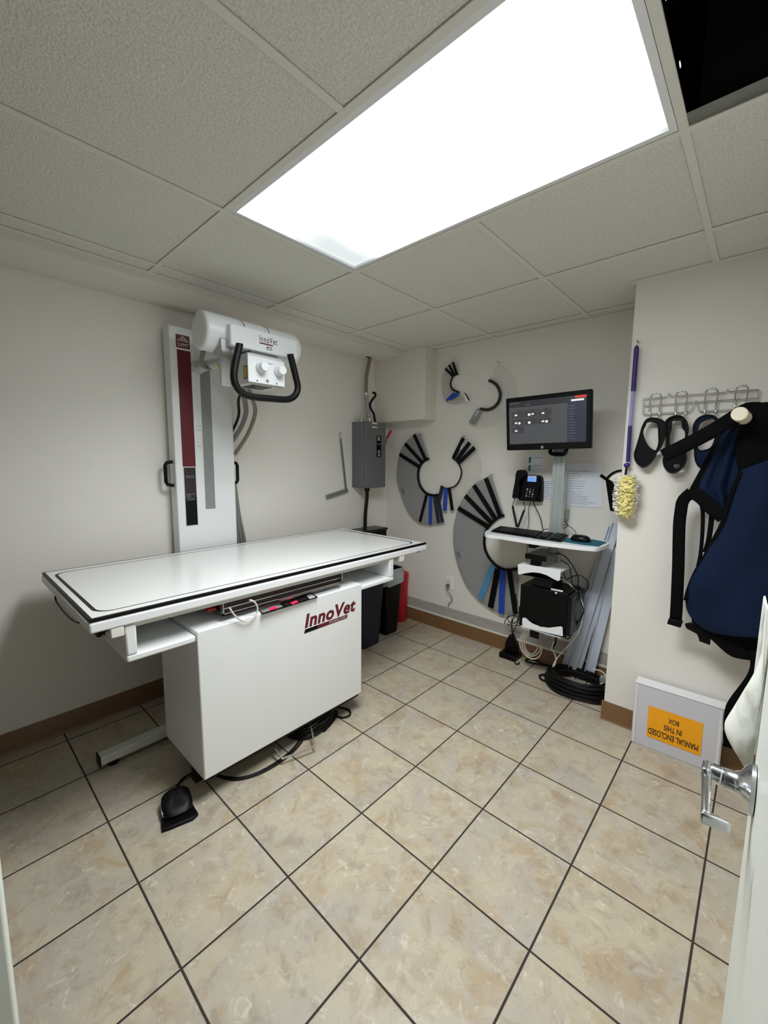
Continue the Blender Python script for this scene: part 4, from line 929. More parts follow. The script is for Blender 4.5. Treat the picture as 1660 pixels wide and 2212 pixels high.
b.tube(pts, .0098, n=8, sub=3); b.build('coiled_cable', parent=cc)
b = MB().mat(BLKR); b.tube([(1.60, -.24, .012), (1.545, -.235, .009), (1.515, -.20, .009), (1.53, -.165, .010), (1.575, -.155, .03), (1.62, -.16, .06)], .006); b.build('loose_end', parent=cc)
b = MB().mat(CABW); b.tube([(1.80, -.12, .125), (1.845, -.13, .135), (1.88, -.16, .132), (1.885, -.19, .11), (1.865, -.20, .09)], .004); b.mat(GRYM); b.box(1.86, 1.90, -.20, -.165, .105, .13); b.build('plug_end', parent=cc)
st = thing('charging_stand', 'small black wedge-shaped charging stand on the floor against the baseboard', 'stand', (1.255, -.07, 0))
b = MB().mat(BLK); b.box(1.195, 1.315, -.125, -.02, 0, .036); b.build('stand_base', parent=st, bevel=.005)
b = MB().mat(BLK); b.prism([(1.21, -.03, .036), (1.305, -.03, .036), (1.285, -.03, .11), (1.255, -.03, .165), (1.235, -.03, .15), (1.215, -.03, .10)], (0, -.045, 0)); b.build('stand_upright', parent=st, bevel=.008)
b = MB().mat(BLKR); b.tube([(1.255, -.05, .16), (1.245, -.05, .22), (1.25, -.06, .27)], .004); b.tube([(1.31, -.12, .02), (1.33, -.15, .008), (1.345, -.14, .006), (1.345, -.12, .01)], .004); b.build('stand_cord', parent=st)
def cord(name, label, m, P, r, cat='cable', **k):
    b = MB().mat(m)
    for q in (P if isinstance(P[0], list) else [P]): b.tube(q, r, n=8, **k)
    return tag(b.build(name), label, cat)
cord('network_cable', 'long white cable curving from the computer down to the black coil', CABW, [(1.6054, -0.19, 0.6548), (1.637, -0.19, 0.6439), (1.6893, -0.19, 0.6132), (1.7273, -0.19, 0.558), (1.7447, -0.19, 0.4984), (1.7407, -0.19, 0.4225), (1.7208, -0.19, 0.3465), (1.6801, -0.19, 0.2683), (1.6327, -0.19, 0.1914), (1.6017, -0.19, 0.1297), (1.5913, -0.19, 0.0945), (1.6027, -0.19, 0.1129), (1.6057, -0.19, 0.1539), (1.5913, -0.19, 0.189), (1.5783, -0.19, 0.2076), (1.5864, -0.19, 0.2557)], .0042)
cord('power_cable', 'black cable sagging in a long bow right of the computer', BLKR, [(1.5725, -0.21, 0.8091), (1.6034, -0.21, 0.8114), (1.64, -0.21, 0.7935), (1.6829, -0.21, 0.7431), (1.711, -0.21, 0.6856), (1.7149, -0.21, 0.6234), (1.7342, -0.21, 0.5487), (1.753, -0.21, 0.4954), (1.7269, -0.21, 0.4299), (1.6808, -0.21, 0.3683), (1.658, -0.21, 0.3232), (1.6693, -0.21, 0.3057), (1.6886, -0.21, 0.3242), (1.7186, -0.21, 0.4061), (1.7442, -0.21, 0.4666), (1.7521, -0.21, 0.4951)], .0032)
cord('data_cable', 'black cable making a round loop beside the upper cradle bracket', BLKR, [(1.632, -0.23, 0.7058), (1.6541, -0.23, 0.673), (1.6827, -0.23, 0.6945), (1.7256, -0.23, 0.7093), (1.7625, -0.23, 0.6898), (1.7741, -0.23, 0.6563), (1.762, -0.23, 0.6238), (1.7267, -0.23, 0.6138), (1.691, -0.23, 0.6385), (1.6762, -0.23, 0.7038), (1.6618, -0.23, 0.7535), (1.6123, -0.23, 0.7817)], .003)
cord('network_cable', 'bundle of looped white cable hanging under the computer cradle', CABW, [[(1.3857, -0.17, 0.2467), (1.362, -0.17, 0.1793), (1.3832, -0.17, 0.1194), (1.4354, -0.17, 0.0886), (1.4812, -0.17, 0.1042), (1.5062, -0.17, 0.148), (1.5072, -0.17, 0.2011)], [(1.409, -0.155, 0.2429), (1.3853, -0.155, 0.1816), (1.4031, -0.155, 0.1268), (1.4395, -0.155, 0.1116), (1.4696, -0.155, 0.1485), (1.4791, -0.155, 0.1871)], [(1.3935, -0.16, 0.2399), (1.3725, -0.16, 0.1793), (1.3872, -0.16, 0.1294), (1.4246, -0.16, 0.0994), (1.4592, -0.16, 0.111), (1.4917, -0.16, 0.1515), (1.4923, -0.16, 0.193)]], .0042)
cord('power_cable', 'black cable lying along the floor between the stand and the coil', BLKR, [[(1.3605, -0.0304, 0.006), (1.3581, -0.0534, 0.006), (1.382, -0.0652, 0.006), (1.4219, -0.0582, 0.006), (1.4625, -0.04, 0.006), (1.5055, -0.0292, 0.006), (1.5444, -0.009, 0.006)], [(1.3621, -0.0343, 0.008), (1.3843, -0.0135, 0.008), (1.4282, -0.0154, 0.008), (1.4717, -0.0335, 0.008), (1.5023, -0.0212, 0.008)]], .0055)
cord('cable_tangle', 'tangle of thin black wires left of the computer tower', BLKR, [[(1.1957, -0.06, 0.2207), (1.207, -0.06, 0.2623), (1.2448, -0.06, 0.2947), (1.283, -0.06, 0.3017), (1.2905, -0.06, 0.2786), (1.2729, -0.06, 0.2486), (1.2342, -0.06, 0.2442), (1.2165, -0.06, 0.2712), (1.2253, -0.06, 0.2927)], [(1.2153, -0.06, 0.2262), (1.2481, -0.06, 0.2258), (1.2863, -0.06, 0.2366), (1.3183, -0.06, 0.23)], [(1.2582, -0.07, 0.1841), (1.2586, -0.07, 0.2159), (1.2552, -0.07, 0.2466), (1.2841, -0.07, 0.3734), (1.2742, -0.07, 0.4455), (1.2799, -0.07, 0.4591)], [(1.2668, -0.065, 0.185), (1.2883, -0.065, 0.2418), (1.299, -0.065, 0.2824), (1.3006, -0.065, 0.3762)]], .003)
cord('hanging_cable', 'short black cable end hanging below the right of the cradle', BLKR, [(1.5869, -0.16, 0.2859), (1.5895, -0.16, 0.2696), (1.5872, -0.16, 0.2346), (1.5751, -0.16, 0.2078), (1.5743, -0.16, 0.1931)], .006)
b = MB().mat(BLKR); b.tube([(0.6954, -0.018, 0.4074), (0.7055, -0.018, 0.3852), (0.7249, -0.018, 0.3651), (0.7474, -0.018, 0.3378), (0.7422, -0.018, 0.3097), (0.7088, -0.018, 0.2829), (0.6924, -0.018, 0.2463), (0.7054, -0.018, 0.1947)], .002) if 0 else None

# ================================================================== things on the projecting wall
dz = [(1.9648, -0.415, 1.9167), (1.9633, -0.415, 1.8858), (1.9639, -0.415, 1.6897), (1.9621, -0.415, 1.6878), (1.9618, -0.415, 1.5282), (1.96, -0.415, 1.5261), (1.9641, -0.415, 1.3566), (1.9612, -0.415, 1.341), (1.9586, -0.415, 1.294)]
du = thing('feather_duster', 'purple-handled duster with yellow fluffy head hanging at the wall corner', 'duster', (dz[0][0], -.41, dz[-1][2]-.2))
b = MB().mat(PURP); b.tube([dz[1], Vector(dz[1]).lerp(Vector(dz[2]), .06), Vector(dz[1]).lerp(Vector(dz[2]), .9), dz[2]], .0105, n=14, smooth=False); b.ell(dz[1], (.0095, .0095, .012)); b.build('foam_grip', parent=du)
b = MB().mat(LAV); b.cyl(dz[2], dz[4], .0075, n=14); b.build('lavender_tube', parent=du)
b = MB().mat(PURP); b.cyl(dz[4], dz[6], .0085, n=14); b.ell(Vector(dz[7]), (.014, .012, .012)); b.build('lower_tube', parent=du)
b = MB().mat(BLK); b.cyl(dz[7], dz[8], .005, n=10); b.build('head_stem', parent=du)
b = MB().mat(STEEL); b.tube([dz[1], dz[0]], .0012, smooth=False, n=6); b.cyl((dz[0][0], -.39, dz[0][2]), (dz[0][0], -.425, dz[0][2]+.004), .003, n=8); b.build('hanging_hook', parent=du)
hc = Vector((1.9688, -0.43, 1.1962))
def tufts(m, n, rx, rz, ry, seed, wd, ln_):
    rnd = random.Random(seed); b = MB().mat(m)
    for k in range(n):
        zz = rnd.uniform(-1, 1); a = rnd.uniform(0, 2*PI); k_ = math.sqrt(max(0.05, 1-zz*zz*.8))
        dir_ = Vector((math.cos(a)*k_, -abs(math.sin(a))*k_*.9, zz*.5)).normalized()
        p0 = hc+Vector((0, 0, zz*rz*.85)); p1 = hc+Vector((dir_.x*rx, dir_.y*ry, zz*rz+dir_.z*.01))
        mid = p0.lerp(p1, .6)+Vector((0, 0, rnd.uniform(-.01, .012))); tip = p0+(p1-p0)*rnd.uniform(.85, 1.15)+Vector((0, 0, rnd.uniform(-.012, .006)))
        s = dir_.cross(Vector((0, 0, 1))); s = s.normalized()*wd if s.length > .01 else Vector((wd, 0, 0)); s = (s+Vector((0, 0, rnd.uniform(-wd, wd)))).normalized()*wd*rnd.uniform(.7, 1.3)
        b.loft([[p0-s*.3, p0+s*.3], [mid-s, mid+s], [tip-s*.6, tip+s*.6]])
    return b
o = tufts(WFL, 230, .054, .090, .03, 3, .013, 1).build('white_fibres', parent=du, solidify=.0015); tag(o, 'white fluffy fibres')
hc += Vector((.008, -.012, -.004))
o = tufts(YEL, 240, .036, .090, .034, 5, .013, 1).build('yellow_fibres', parent=du, solidify=.002); tag(o, 'yellow fluffy fibres')
hc -= Vector((.008, -.012, -.004))
# small pouch on the side of the projecting wall
po = thing('mesh_pouch', 'small black pouch with strap tucked behind the yellow duster', 'pouch', (1.90, -.30, 1.10))
P = [(1.8408, -0.3, 1.2574), (1.8466, -0.3, 1.2697), (1.8661, -0.3, 1.2584), (1.881, -0.3, 1.2326), (1.8977, -0.3, 1.2095), (1.9186, -0.3, 1.1869), (1.9331, -0.3, 1.102), (1.901, -0.3, 1.0986), (1.8735, -0.3, 1.1003), (1.8607, -0.3, 1.159), (1.8473, -0.3, 1.2262)]
b = MB().mat(BLKF); b.prism(P, (0, .03, 0)); b.build('pouch_body', parent=po, bevel=.004)
b = MB().mat(BLKF); b.tube([(1.8421, -0.29, 1.2644), (1.8552, -0.29, 1.2842), (1.876, -0.29, 1.3017), (1.897, -0.29, 1.3105), (1.916, -0.29, 1.3133)], .0055, n=8); b.build('pouch_rim', parent=po)
P = [(1.8152, -0.3, 1.2868), (1.8469, -0.3, 1.2649)]; b = MB().mat(BLKF); b.bar(P[0], P[1], .016, .004, (0, -1, 0)); b.build('pouch_strap', parent=po)
b = MB().mat(WFL); P = [(1.8451, -0.285, 1.2668), (1.8604, -0.285, 1.2867), (1.8814, -0.285, 1.2993), (1.9153, -0.285, 1.3073), (1.9273, -0.285, 1.258), (1.8851, -0.285, 1.2467), (1.8647, -0.285, 1.2555)]; b.prism(P, (0, .02, 0)); b.build('pouch_lining', parent=po, bevel=.004)

# wire hook rack
rk = thing('hook_rack', 'silver wire coat rack with four looped hooks on the projecting wall', 'hook rack', (2.21, -.40, 1.57))
def YY(pts, y): return [(p[0], y, p[2]) for p in pts]
b = MB().mat(CHROME); W1 = .0026
b.tube([(2.0064, -0.402, 1.6502), (2.0553, -0.402, 1.6521), (2.0924, -0.402, 1.6529), (2.0996, -0.402, 1.6551), (2.1019, -0.402, 1.6624), (2.1069, -0.402, 1.6657), (2.1113, -0.402, 1.6605), (2.1135, -0.402, 1.6533), (2.1366, -0.402, 1.6535), (2.2322, -0.402, 1.6525), (2.3007, -0.402, 1.652), (2.3079, -0.402, 1.6569), (2.311, -0.402, 1.6618), (2.3156, -0.402, 1.6605), (2.3197, -0.402, 1.6536), (2.3555, -0.402, 1.653), (2.4132, -0.402, 1.6517)], W1, n=8, sub=3)
b.tube([(2.0086, -0.402, 1.6193), (2.0744, -0.402, 1.6189), (2.1783, -0.402, 1.6198), (2.2892, -0.402, 1.6198), (2.4145, -0.402, 1.6185)], W1, n=8)
b.tube([(2.0103, -0.402, 1.5796), (2.1021, -0.402, 1.5803), (2.1738, -0.402, 1.5787), (2.189, -0.402, 1.5822), (2.1975, -0.402, 1.5953), (2.2017, -0.402, 1.6133), (2.2065, -0.402, 1.6242), (2.2124, -0.402, 1.6215), (2.2171, -0.402, 1.6007), (2.2231, -0.402, 1.5821), (2.2346, -0.402, 1.5776), (2.2927, -0.402, 1.578), (2.3381, -0.402, 1.5791)], W1, n=8, sub=4)
for e in ([(2.0064, -0.402, 1.6502), (2.0103, -0.402, 1.5796)], [(2.4132, -0.402, 1.6517), (2.4134, -0.402, 1.6127), (2.4146, -0.402, 1.5811)]): b.tube(e, W1, n=8, smooth=False)
b.build('wire_rails', parent=rk)
for P in ([(2.0484, -0.43, 1.5604), (2.0387, -0.408, 1.5705), (2.0342, -0.404, 1.6099), (2.0372, -0.42, 1.6478), (2.0465, -0.432, 1.6636), (2.0611, -0.432, 1.6693), (2.0772, -0.432, 1.6616), (2.0807, -0.42, 1.6449), (2.0748, -0.404, 1.6068), (2.0759, -0.408, 1.5681), (2.0754, -0.435, 1.5564)],
          [(2.1484, -0.43, 1.5543), (2.14, -0.408, 1.5641), (2.1357, -0.404, 1.6021), (2.1362, -0.42, 1.6491), (2.1444, -0.432, 1.6643), (2.1579, -0.432, 1.6697), (2.173, -0.432, 1.6623), (2.1767, -0.42, 1.6462), (2.1736, -0.404, 1.5993), (2.1747, -0.408, 1.5619), (2.1734, -0.435, 1.5506)],
          [(2.2516, -0.43, 1.557), (2.2446, -0.408, 1.5665), (2.2405, -0.404, 1.6031), (2.2413, -0.42, 1.6504), (2.2484, -0.432, 1.6649), (2.263, -0.432, 1.6699), (2.2792, -0.432, 1.6626), (2.2832, -0.42, 1.6471), (2.28, -0.404, 1.6), (2.2811, -0.408, 1.5641), (2.279, -0.435, 1.5531)],
          [(2.3501, -0.43, 1.5721), (2.3443, -0.408, 1.5815), (2.3404, -0.404, 1.6168), (2.3422, -0.42, 1.6512), (2.3482, -0.432, 1.6651), (2.3617, -0.432, 1.67), (2.3768, -0.432, 1.6629), (2.381, -0.42, 1.6481), (2.377, -0.404, 1.6136), (2.3782, -0.408, 1.579), (2.3752, -0.435, 1.5682)]):
    b = MB().mat(CHROME); b.tube(P, .0037, n=10, sub=5); b.ell(P[5], (.006, .005, .005), n=8); b.build('wire_hook', parent=rk)

# protective collars hanging from the hooks
def ringshape(label, outer, hole, m, extra=None, y=-.432, th=.016):
    O = spline(outer, 4, True); Hh = [spline(hole, 4, True)]
    if extra: Hh.append(spline(extra, 4, True))
    xs = [p.x for p in O]; zs = [p.z for p in O]
    t = thing('protective_collar', label, 'protective collar', ((min(xs)+max(xs))/2, y, min(zs)), 'padded protective collars on the wire rack')
    b = MB().mat(m); b.prism(O, (0, th, 0), holes=Hh); b.build('padded_collar', parent=t, bevel=.004)
    b = MB().mat(BLKR); b.tube([Vector((p.x, y-.001, p.z)) for p in O], .0034, n=8, closed=True, smooth=False); b.tube([Vector((p.x, y-.001, p.z)) for p in Hh[0]], .0034, n=8, closed=True, smooth=False); b.build('bound_edge', parent=t)
ringshape('leftmost of the dark padded collars on the wire rack, closed toe hanging to the left',
    [(2.0444, -0.432, 1.5576), (2.0759, -0.432, 1.5538), (2.1018, -0.432, 1.5363), (2.1081, -0.432, 1.5077), (2.1077, -0.432, 1.4698), (2.0962, -0.432, 1.4224), (2.0814, -0.432, 1.3985), (2.0729, -0.432, 1.3718), (2.0499, -0.432, 1.3398), (2.0287, -0.432, 1.3335), (2.0028, -0.432, 1.359), (1.9937, -0.432, 1.3939), (2, -0.432, 1.4286), (2.0096, -0.432, 1.4777), (2.0163, -0.432, 1.5165), (2.0281, -0.432, 1.5474)],
    [(2.035, -0.432, 1.5408), (2.0603, -0.432, 1.5409), (2.0789, -0.432, 1.5256), (2.0856, -0.432, 1.48), (2.0885, -0.432, 1.4417), (2.0805, -0.432, 1.4105), (2.0612, -0.432, 1.4156), (2.0405, -0.432, 1.4378), (2.0234, -0.432, 1.4772), (2.0199, -0.432, 1.5017), (2.0276, -0.432, 1.5257)], BLKG)
ringshape('middle dark padded collar on the wire rack, with a small oval hole near its bottom',
    [(2.1096, -0.432, 1.5405), (2.1321, -0.432, 1.5593), (2.1595, -0.432, 1.5608), (2.1801, -0.432, 1.5435), (2.1921, -0.432, 1.5132), (2.1939, -0.432, 1.4764), (2.1932, -0.432, 1.4025), (2.197, -0.432, 1.37), (2.1887, -0.432, 1.3372), (2.1671, -0.432, 1.3132), (2.1434, -0.432, 1.3102), (2.1214, -0.432, 1.3337), (2.1125, -0.432, 1.3696), (2.1201, -0.432, 1.403), (2.1178, -0.432, 1.4601), (2.1113, -0.432, 1.5075)],
    [(2.1318, -0.432, 1.5384), (2.1492, -0.432, 1.5421), (2.1689, -0.432, 1.5396), (2.1744, -0.432, 1.5094), (2.1863, -0.432, 1.4905), (2.1883, -0.432, 1.4651), (2.1834, -0.432, 1.4444), (2.1579, -0.432, 1.4309), (2.1339, -0.432, 1.4228), (2.1271, -0.432, 1.4692), (2.1314, -0.432, 1.5066)], BLKG,
    extra=[(2.1496, -0.432, 1.3437), (2.1583, -0.432, 1.35), (2.1703, -0.432, 1.3487), (2.1748, -0.432, 1.3407), (2.1656, -0.432, 1.3321), (2.1544, -0.432, 1.3338)], y=-.44)
ringshape('navy padded collar on the wire rack, crossed by the black strap of the apron',
    [(2.2118, -0.432, 1.5032), (2.2202, -0.432, 1.539), (2.2427, -0.432, 1.5569), (2.2717, -0.432, 1.556), (2.2909, -0.432, 1.5394), (2.3118, -0.432, 1.4988), (2.3155, -0.432, 1.4548), (2.2975, -0.432, 1.375), (2.2781, -0.432, 1.3478), (2.2535, -0.432, 1.3337), (2.2349, -0.432, 1.3564), (2.2267, -0.432, 1.3886), (2.2223, -0.432, 1.4344)],
    [(2.2282, -0.432, 1.5092), (2.241, -0.432, 1.5324), (2.2763, -0.432, 1.5438), (2.2906, -0.432, 1.5218), (2.2929, -0.432, 1.4731), (2.2826, -0.432, 1.4244), (2.2585, -0.432, 1.4089), (2.236, -0.432, 1.4123), (2.2257, -0.432, 1.4572)], NAVY)

# lead apron on a wooden peg
pg = thing('coat_peg', 'round cream wooden peg end sticking out of the projecting wall above the apron', 'coat peg', (2.37, -.5, 1.57))
pc_ = Vector((2.3712, -0.66, 1.5359))
b = MB().mat(CREAM); b.cyl((pc_.x+.02, -.39, pc_.z-.01), pc_, .0255, n=32); b.build('peg', parent=pg, bevel=.003)
ap = thing('lead_apron', 'navy blue lead apron with black straps hanging from the cream peg', 'apron', (2.42, -.52, .75))
def sheet(left, right, y0, n=36, m=20, amp=.006, fr=16, seed=0, bulge=.03, folds=None, diag=0):
    Lc = resample(spline(left, 6), n); Rc = resample(spline(right, 6), n); rows = []
    for i, (a, c) in enumerate(zip(Lc, Rc)):
        row = []
        for k in range(m+1):
            f = k/m; p = a.lerp(c, f)
            w_ = noise.noise(Vector((p.x*fr+seed, p.z*fr*.45, seed)))*amp
            if diag: w_ += diag*math.sin(34*(p.x*.75-p.z*.5)+3*noise.noise(Vector((p.x*4, p.z*4, seed))))*(.25+.75*abs(noise.noise(Vector((p.x*5, p.z*3, seed+3)))))
            if folds: w_ += folds*math.sin(f*22+math.sin(i*.15)*.8)*(.3+.7*math.sin(PI*f))
            row.append(Vector((p.x, y0-bulge*math.sin(PI*min(1, f*1.2))*.6+w_, p.z)))
        rows.append(row)
    return rows
def apart(name, m, rows, th=.006, lab=None):
    b = MB().mat(m); b.loft(rows); o = b.build(name, parent=ap, solidify=th, sub=1, ang=60)
    if lab: tag(o, lab)
    return o
apart('inner_panel', NAVY, sheet([(2.333, -0.5, 1.5052), (2.3025, -0.5, 1.4607), (2.2798, -0.5, 1.3898), (2.2601, -0.5, 1.3284), (2.2344, -0.5, 1.2479), (2.2697, -0.5, 1.21), (2.3093, -0.5, 1.1677), (2.3465, -0.5, 1.1429)], [(2.4143, -0.5, 1.509), (2.4197, -0.5, 1.4468), (2.4208, -0.5, 1.3895), (2.4214, -0.5, 1.337), (2.418, -0.5, 1.284), (2.4065, -0.5, 1.2299), (2.3864, -0.5, 1.1741), (2.3734, -0.5, 1.1289)], -.50, amp=.004, folds=.012, seed=4))
apart('front_panel', NAVY, sheet([(2.3915, -0.56, 1.3306), (2.3731, -0.56, 1.2629), (2.3519, -0.56, 1.1217), (2.332, -0.56, 1.0534), (2.3041, -0.56, 0.9652), (2.2762, -0.56, 0.8914), (2.2608, -0.56, 0.8241), (2.2544, -0.56, 0.7694), (2.2631, -0.56, 0.7241), (2.2854, -0.56, 0.6914), (2.3243, -0.56, 0.6639), (2.365, -0.56, 0.6554)], [(2.5414, -0.56, 1.4075), (2.5539, -0.56, 1.2717), (2.5657, -0.56, 1.1443), (2.5712, -0.56, 1.0851), (2.5781, -0.56, 1.0107), (2.5837, -0.56, 0.9509), (2.5888, -0.56, 0.8958), (2.593, -0.56, 0.8505), (2.5967, -0.56, 0.8101), (2.5998, -0.56, 0.7772), (2.6028, -0.56, 0.7442), (2.6061, -0.56, 0.7086)], -.56, amp=.026, fr=9, seed=9, bulge=.045, diag=.012))
apart('hem', BLKF, sheet([(2.2809, -0.555, 0.6946), (2.319, -0.555, 0.6668), (2.3646, -0.555, 0.6566), (2.4246, -0.555, 0.6573), (2.4729, -0.555, 0.6692), (2.5245, -0.555, 0.7093), (2.5957, -0.555, 0.7459)], [(2.2866, -0.555, 0.6694), (2.3209, -0.555, 0.6437), (2.3542, -0.555, 0.6214), (2.4149, -0.555, 0.573), (2.4572, -0.555, 0.5685), (2.5203, -0.555, 0.5819), (2.608, -0.555, 0.6124)], -.545, n=30, m=8, amp=.003, bulge=.0))
apart('neck_yoke', BLKF, sheet([(2.3646, -0.53, 1.5842), (2.3475, -0.53, 1.5468), (2.3444, -0.53, 1.5105), (2.356, -0.53, 1.4472), (2.3651, -0.53, 1.3891), (2.3833, -0.53, 1.3206)], [(2.5188, -0.53, 1.5885), (2.5326, -0.53, 1.5154), (2.5371, -0.53, 1.4668), (2.5416, -0.53, 1.418), (2.5434, -0.53, 1.3985), (2.5452, -0.53, 1.3789)], -.52, amp=.006, fr=14, seed=2, bulge=.03))
apart('yoke_top', BLKF, sheet([(2.3471, -0.54, 1.5563), (2.3691, -0.54, 1.5828), (2.3921, -0.54, 1.591), (2.4193, -0.54, 1.5897), (2.4467, -0.54, 1.579), (2.4847, -0.54, 1.5662)], [(2.3498, -0.54, 1.5251), (2.3742, -0.54, 1.5237), (2.3981, -0.54, 1.5223), (2.4254, -0.54, 1.5207), (2.4521, -0.54, 1.5192), (2.4892, -0.54, 1.5171)], -.53, n=24, m=8, amp=.002, bulge=.0))
def strap(name, pts, y, w_, lab=None, m=BLKF, yo=None):
    P = resample(spline(pts, 6), 30); rows = []
    for i, p in enumerate(P):
        d = (P[min(i+1, 29)]-P[max(i-1, 0)]).normalized(); s = d.cross(Vector((0, -1, 0))).normalized()*w_/2
        yy = y if yo is None else y+(yo-y)*i/29
        rows.append([Vector((p.x, yy, p.z))+s*k for k in (-1, -.4, .4, 1)])
    b = MB().mat(m); b.loft(rows); o = b.build(name, parent=ap, solidify=.003)
    if lab: tag(o, lab)
    return o
strap('shoulder_strap', [(2.3818, -0.6, 1.5484), (2.3449, -0.6, 1.5207), (2.291, -0.6, 1.4797), (2.217, -0.6, 1.4316), (2.1352, -0.6, 1.3829)], -.60, .056)
strap('side_binding', [(2.3501, -0.52, 1.5109), (2.3211, -0.52, 1.4592), (2.2924, -0.52, 1.3895), (2.2673, -0.52, 1.3176), (2.2451, -0.52, 1.255), (2.2341, -0.52, 1.2203)], -.51, .026)
strap('side_binding', [(2.3927, -0.57, 1.3214), (2.374, -0.57, 1.258), (2.3524, -0.57, 1.1228), (2.3326, -0.57, 1.0548), (2.3049, -0.57, 0.967), (2.2794, -0.57, 0.894), (2.264, -0.57, 0.827), (2.2567, -0.57, 0.7725)], -.568, .014)
strap('waist_flap', [(2.2419, -0.56, 1.2341), (2.275, -0.56, 1.2139), (2.3134, -0.56, 1.1727), (2.3547, -0.56, 1.1383)], -.562, .052)
strap('belt', [(2.2357, -0.5, 1.2308), (2.2079, -0.5, 1.1942), (2.2034, -0.5, 1.147), (2.2027, -0.5, 1.076), (2.2133, -0.5, 0.8976), (2.2211, -0.5, 0.7155), (2.2224, -0.5, 0.6537)], -.50, .046)
strap('side_strap', [(2.2746, -0.53, 1.184), (2.2832, -0.53, 1.1453), (2.2883, -0.53, 1.0608), (2.2894, -0.53, 0.975), (2.285, -0.53, 0.9163)], -.53, .014)
strap('side_strap', [(2.3136, -0.53, 1.1425), (2.3134, -0.53, 1.0921), (2.3114, -0.53, 1.0354), (2.3045, -0.53, 0.9831)], -.532, .018)
strap('tail_strap', [(2.5005, -0.57, 0.6239), (2.5042, -0.57, 0.5812), (2.5052, -0.57, 0.5462), (2.4978, -0.57, 0.4989), (2.4766, -0.57, 0.4333), (2.459, -0.57, 0.3831), (2.4456, -0.57, 0.3308), (2.4431, -0.57, 0.2669), (2.4466, -0.57, 0.1991), (2.4523, -0.57, 0.1319)], -.57, .042, yo=-.46)
b = MB().mat(BLK); P = [(2.1968, -0.51, 0.659), (2.2512, -0.51, 0.6615), (2.244, -0.51, 0.6286), (2.1927, -0.51, 0.6328)]; b.prism(P, (0, .012, 0)); b.build('buckle', parent=ap, bevel=.002)
b = MB().mat(BLK); P = [(2.2569, -0.51, 0.6507), (2.2776, -0.51, 0.6626), (2.317, -0.51, 0.6405), (2.351, -0.51, 0.6177), (2.3517, -0.51, 0.582), (2.3143, -0.51, 0.5883), (2.3073, -0.51, 0.6165), (2.2656, -0.51, 0.6317)]; b.prism(P, (0, .012, 0)); b.build('buckle', parent=ap, bevel=.002)
# box on the floor
bxo = thing('cardboard_box', 'flat white cardboard box with orange label leaning on the projecting wall', 'box', (2.26, -.44, 0))
fl, fr_ = Vector((2.089, -.488, 0)), Vector((2.427, -.482, 0)); tl, tr = Vector((2.086, -.488, .303)), Vector((2.424, -.482, .303)); dp_ = Vector((.0, .074, 0))
b = MB().mat(CARD); b.hexa([fl, fr_, fr_+dp_, fl+dp_, tl, tr, tr+dp_*1.0, tl+dp_]); b.build('carton', parent=bxo, bevel=.002)
b = MB().mat(CARDT); e = Vector((0, -.001, .0015)); b.hexa([tl+e, tr+e, tr+dp_+e, tl+dp_+e, tl+e*2.5, tr+e*2.5, tr+dp_+e*2.5, tl+dp_+e*2.5]); b.build('top_flap', parent=bxo, smooth=False)
def BF(u, v): return fl.lerp(fr_, u).lerp(tl.lerp(tr, u), v)+Vector((0, -.0008, 0))
b = MB().mat(CARDT)
for u in (.012, .955): b.hexa([BF(u, .01), BF(u+.03, .01), BF(u+.03, .01)+Vector((0, -.0015, 0)), BF(u, .01)+Vector((0, -.0015, 0)), BF(u, .985), BF(u+.03, .985), BF(u+.03, .985)+Vector((0, -.0015, 0)), BF(u, .985)+Vector((0, -.0015, 0))])
b.build('side_tab', parent=bxo, smooth=False)
def boxuv(p): 
    p = Vector(p); u = (p.x-fl.x)/(fr_.x-fl.x); return u, p.z/.302
C4 = [(2.144, -0.462, 0.1982), (2.3562, -0.462, 0.209), (2.3637, -0.462, 0.0616), (2.1466, -0.462, 0.0552)]
uv = [(.185, .70), (.80, .70), (.80, .19), (.185, .19)]
b = MB().mat(ORNG); b.prism([BF(u, v)+Vector((0, -.0002, 0)) for u, v in uv], (0, -.0008, 0)); ol = b.build('orange_label', parent=bxo, smooth=False)
def lab_line(body, u0, u1, v0, v1):
    o_ = BF(u1, v1)+Vector((0, -.0012, 0)); r = BF(u0, v1)-BF(u1, v1); up = BF(u1, v0)-BF(u1, v1)
    text('label_lettering', body, o_, r, up, BROWN, bxo, bold=.022)
lab_line('MANUAL ENCLOSED', .20, .77, .245, .345); lab_line('IN THIS', .38, .585, .385, .475); lab_line('BOX', .425, .545, .52, .60)
# grey-streaked vinyl sheet on the open door
vs = thing('vinyl_sheet', 'off-white grey-streaked vinyl sheet bulging off the open door above its lever', 'vinyl sheet', (2.47, -1.87, .93))
sil = [(2.484, -1.86, 1.1307), (2.4846, -1.86, 1.0975), (2.4854, -1.86, 1.0616), (2.4838, -1.86, 1.0474), (2.4769, -1.86, 1.0195), (2.467, -1.86, 0.9885), (2.4576, -1.86, 0.9581), (2.4499, -1.86, 0.9344), (2.4482, -1.86, 0.9244), (2.4507, -1.86, 0.9144), (2.4587, -1.86, 0.9036), (2.47, -1.86, 0.894), (2.4827, -1.86, 0.886), (2.4873, -1.86, 0.8818)]
rows = []
S_ = resample(spline(sil, 5), 44)
for i, p in enumerate(S_):
    row = []
    for k in range(15):
        f = k/14; yy = -1.66-.225*f; xd = 2.4875+(-1.868-yy)*.03
        w_ = math.sin(PI*f**3.2)**.8 if 0 < f < 1 else 0
        row.append(Vector((min(xd-.001, xd-(xd-p.x)*w_), yy, p.z-.02*(1-w_))))
    rows.append(row)
b = MB().mat(MARB); b.loft(rows); b.build('vinyl_panel', parent=vs, solidify=.004, sub=1, ang=70)

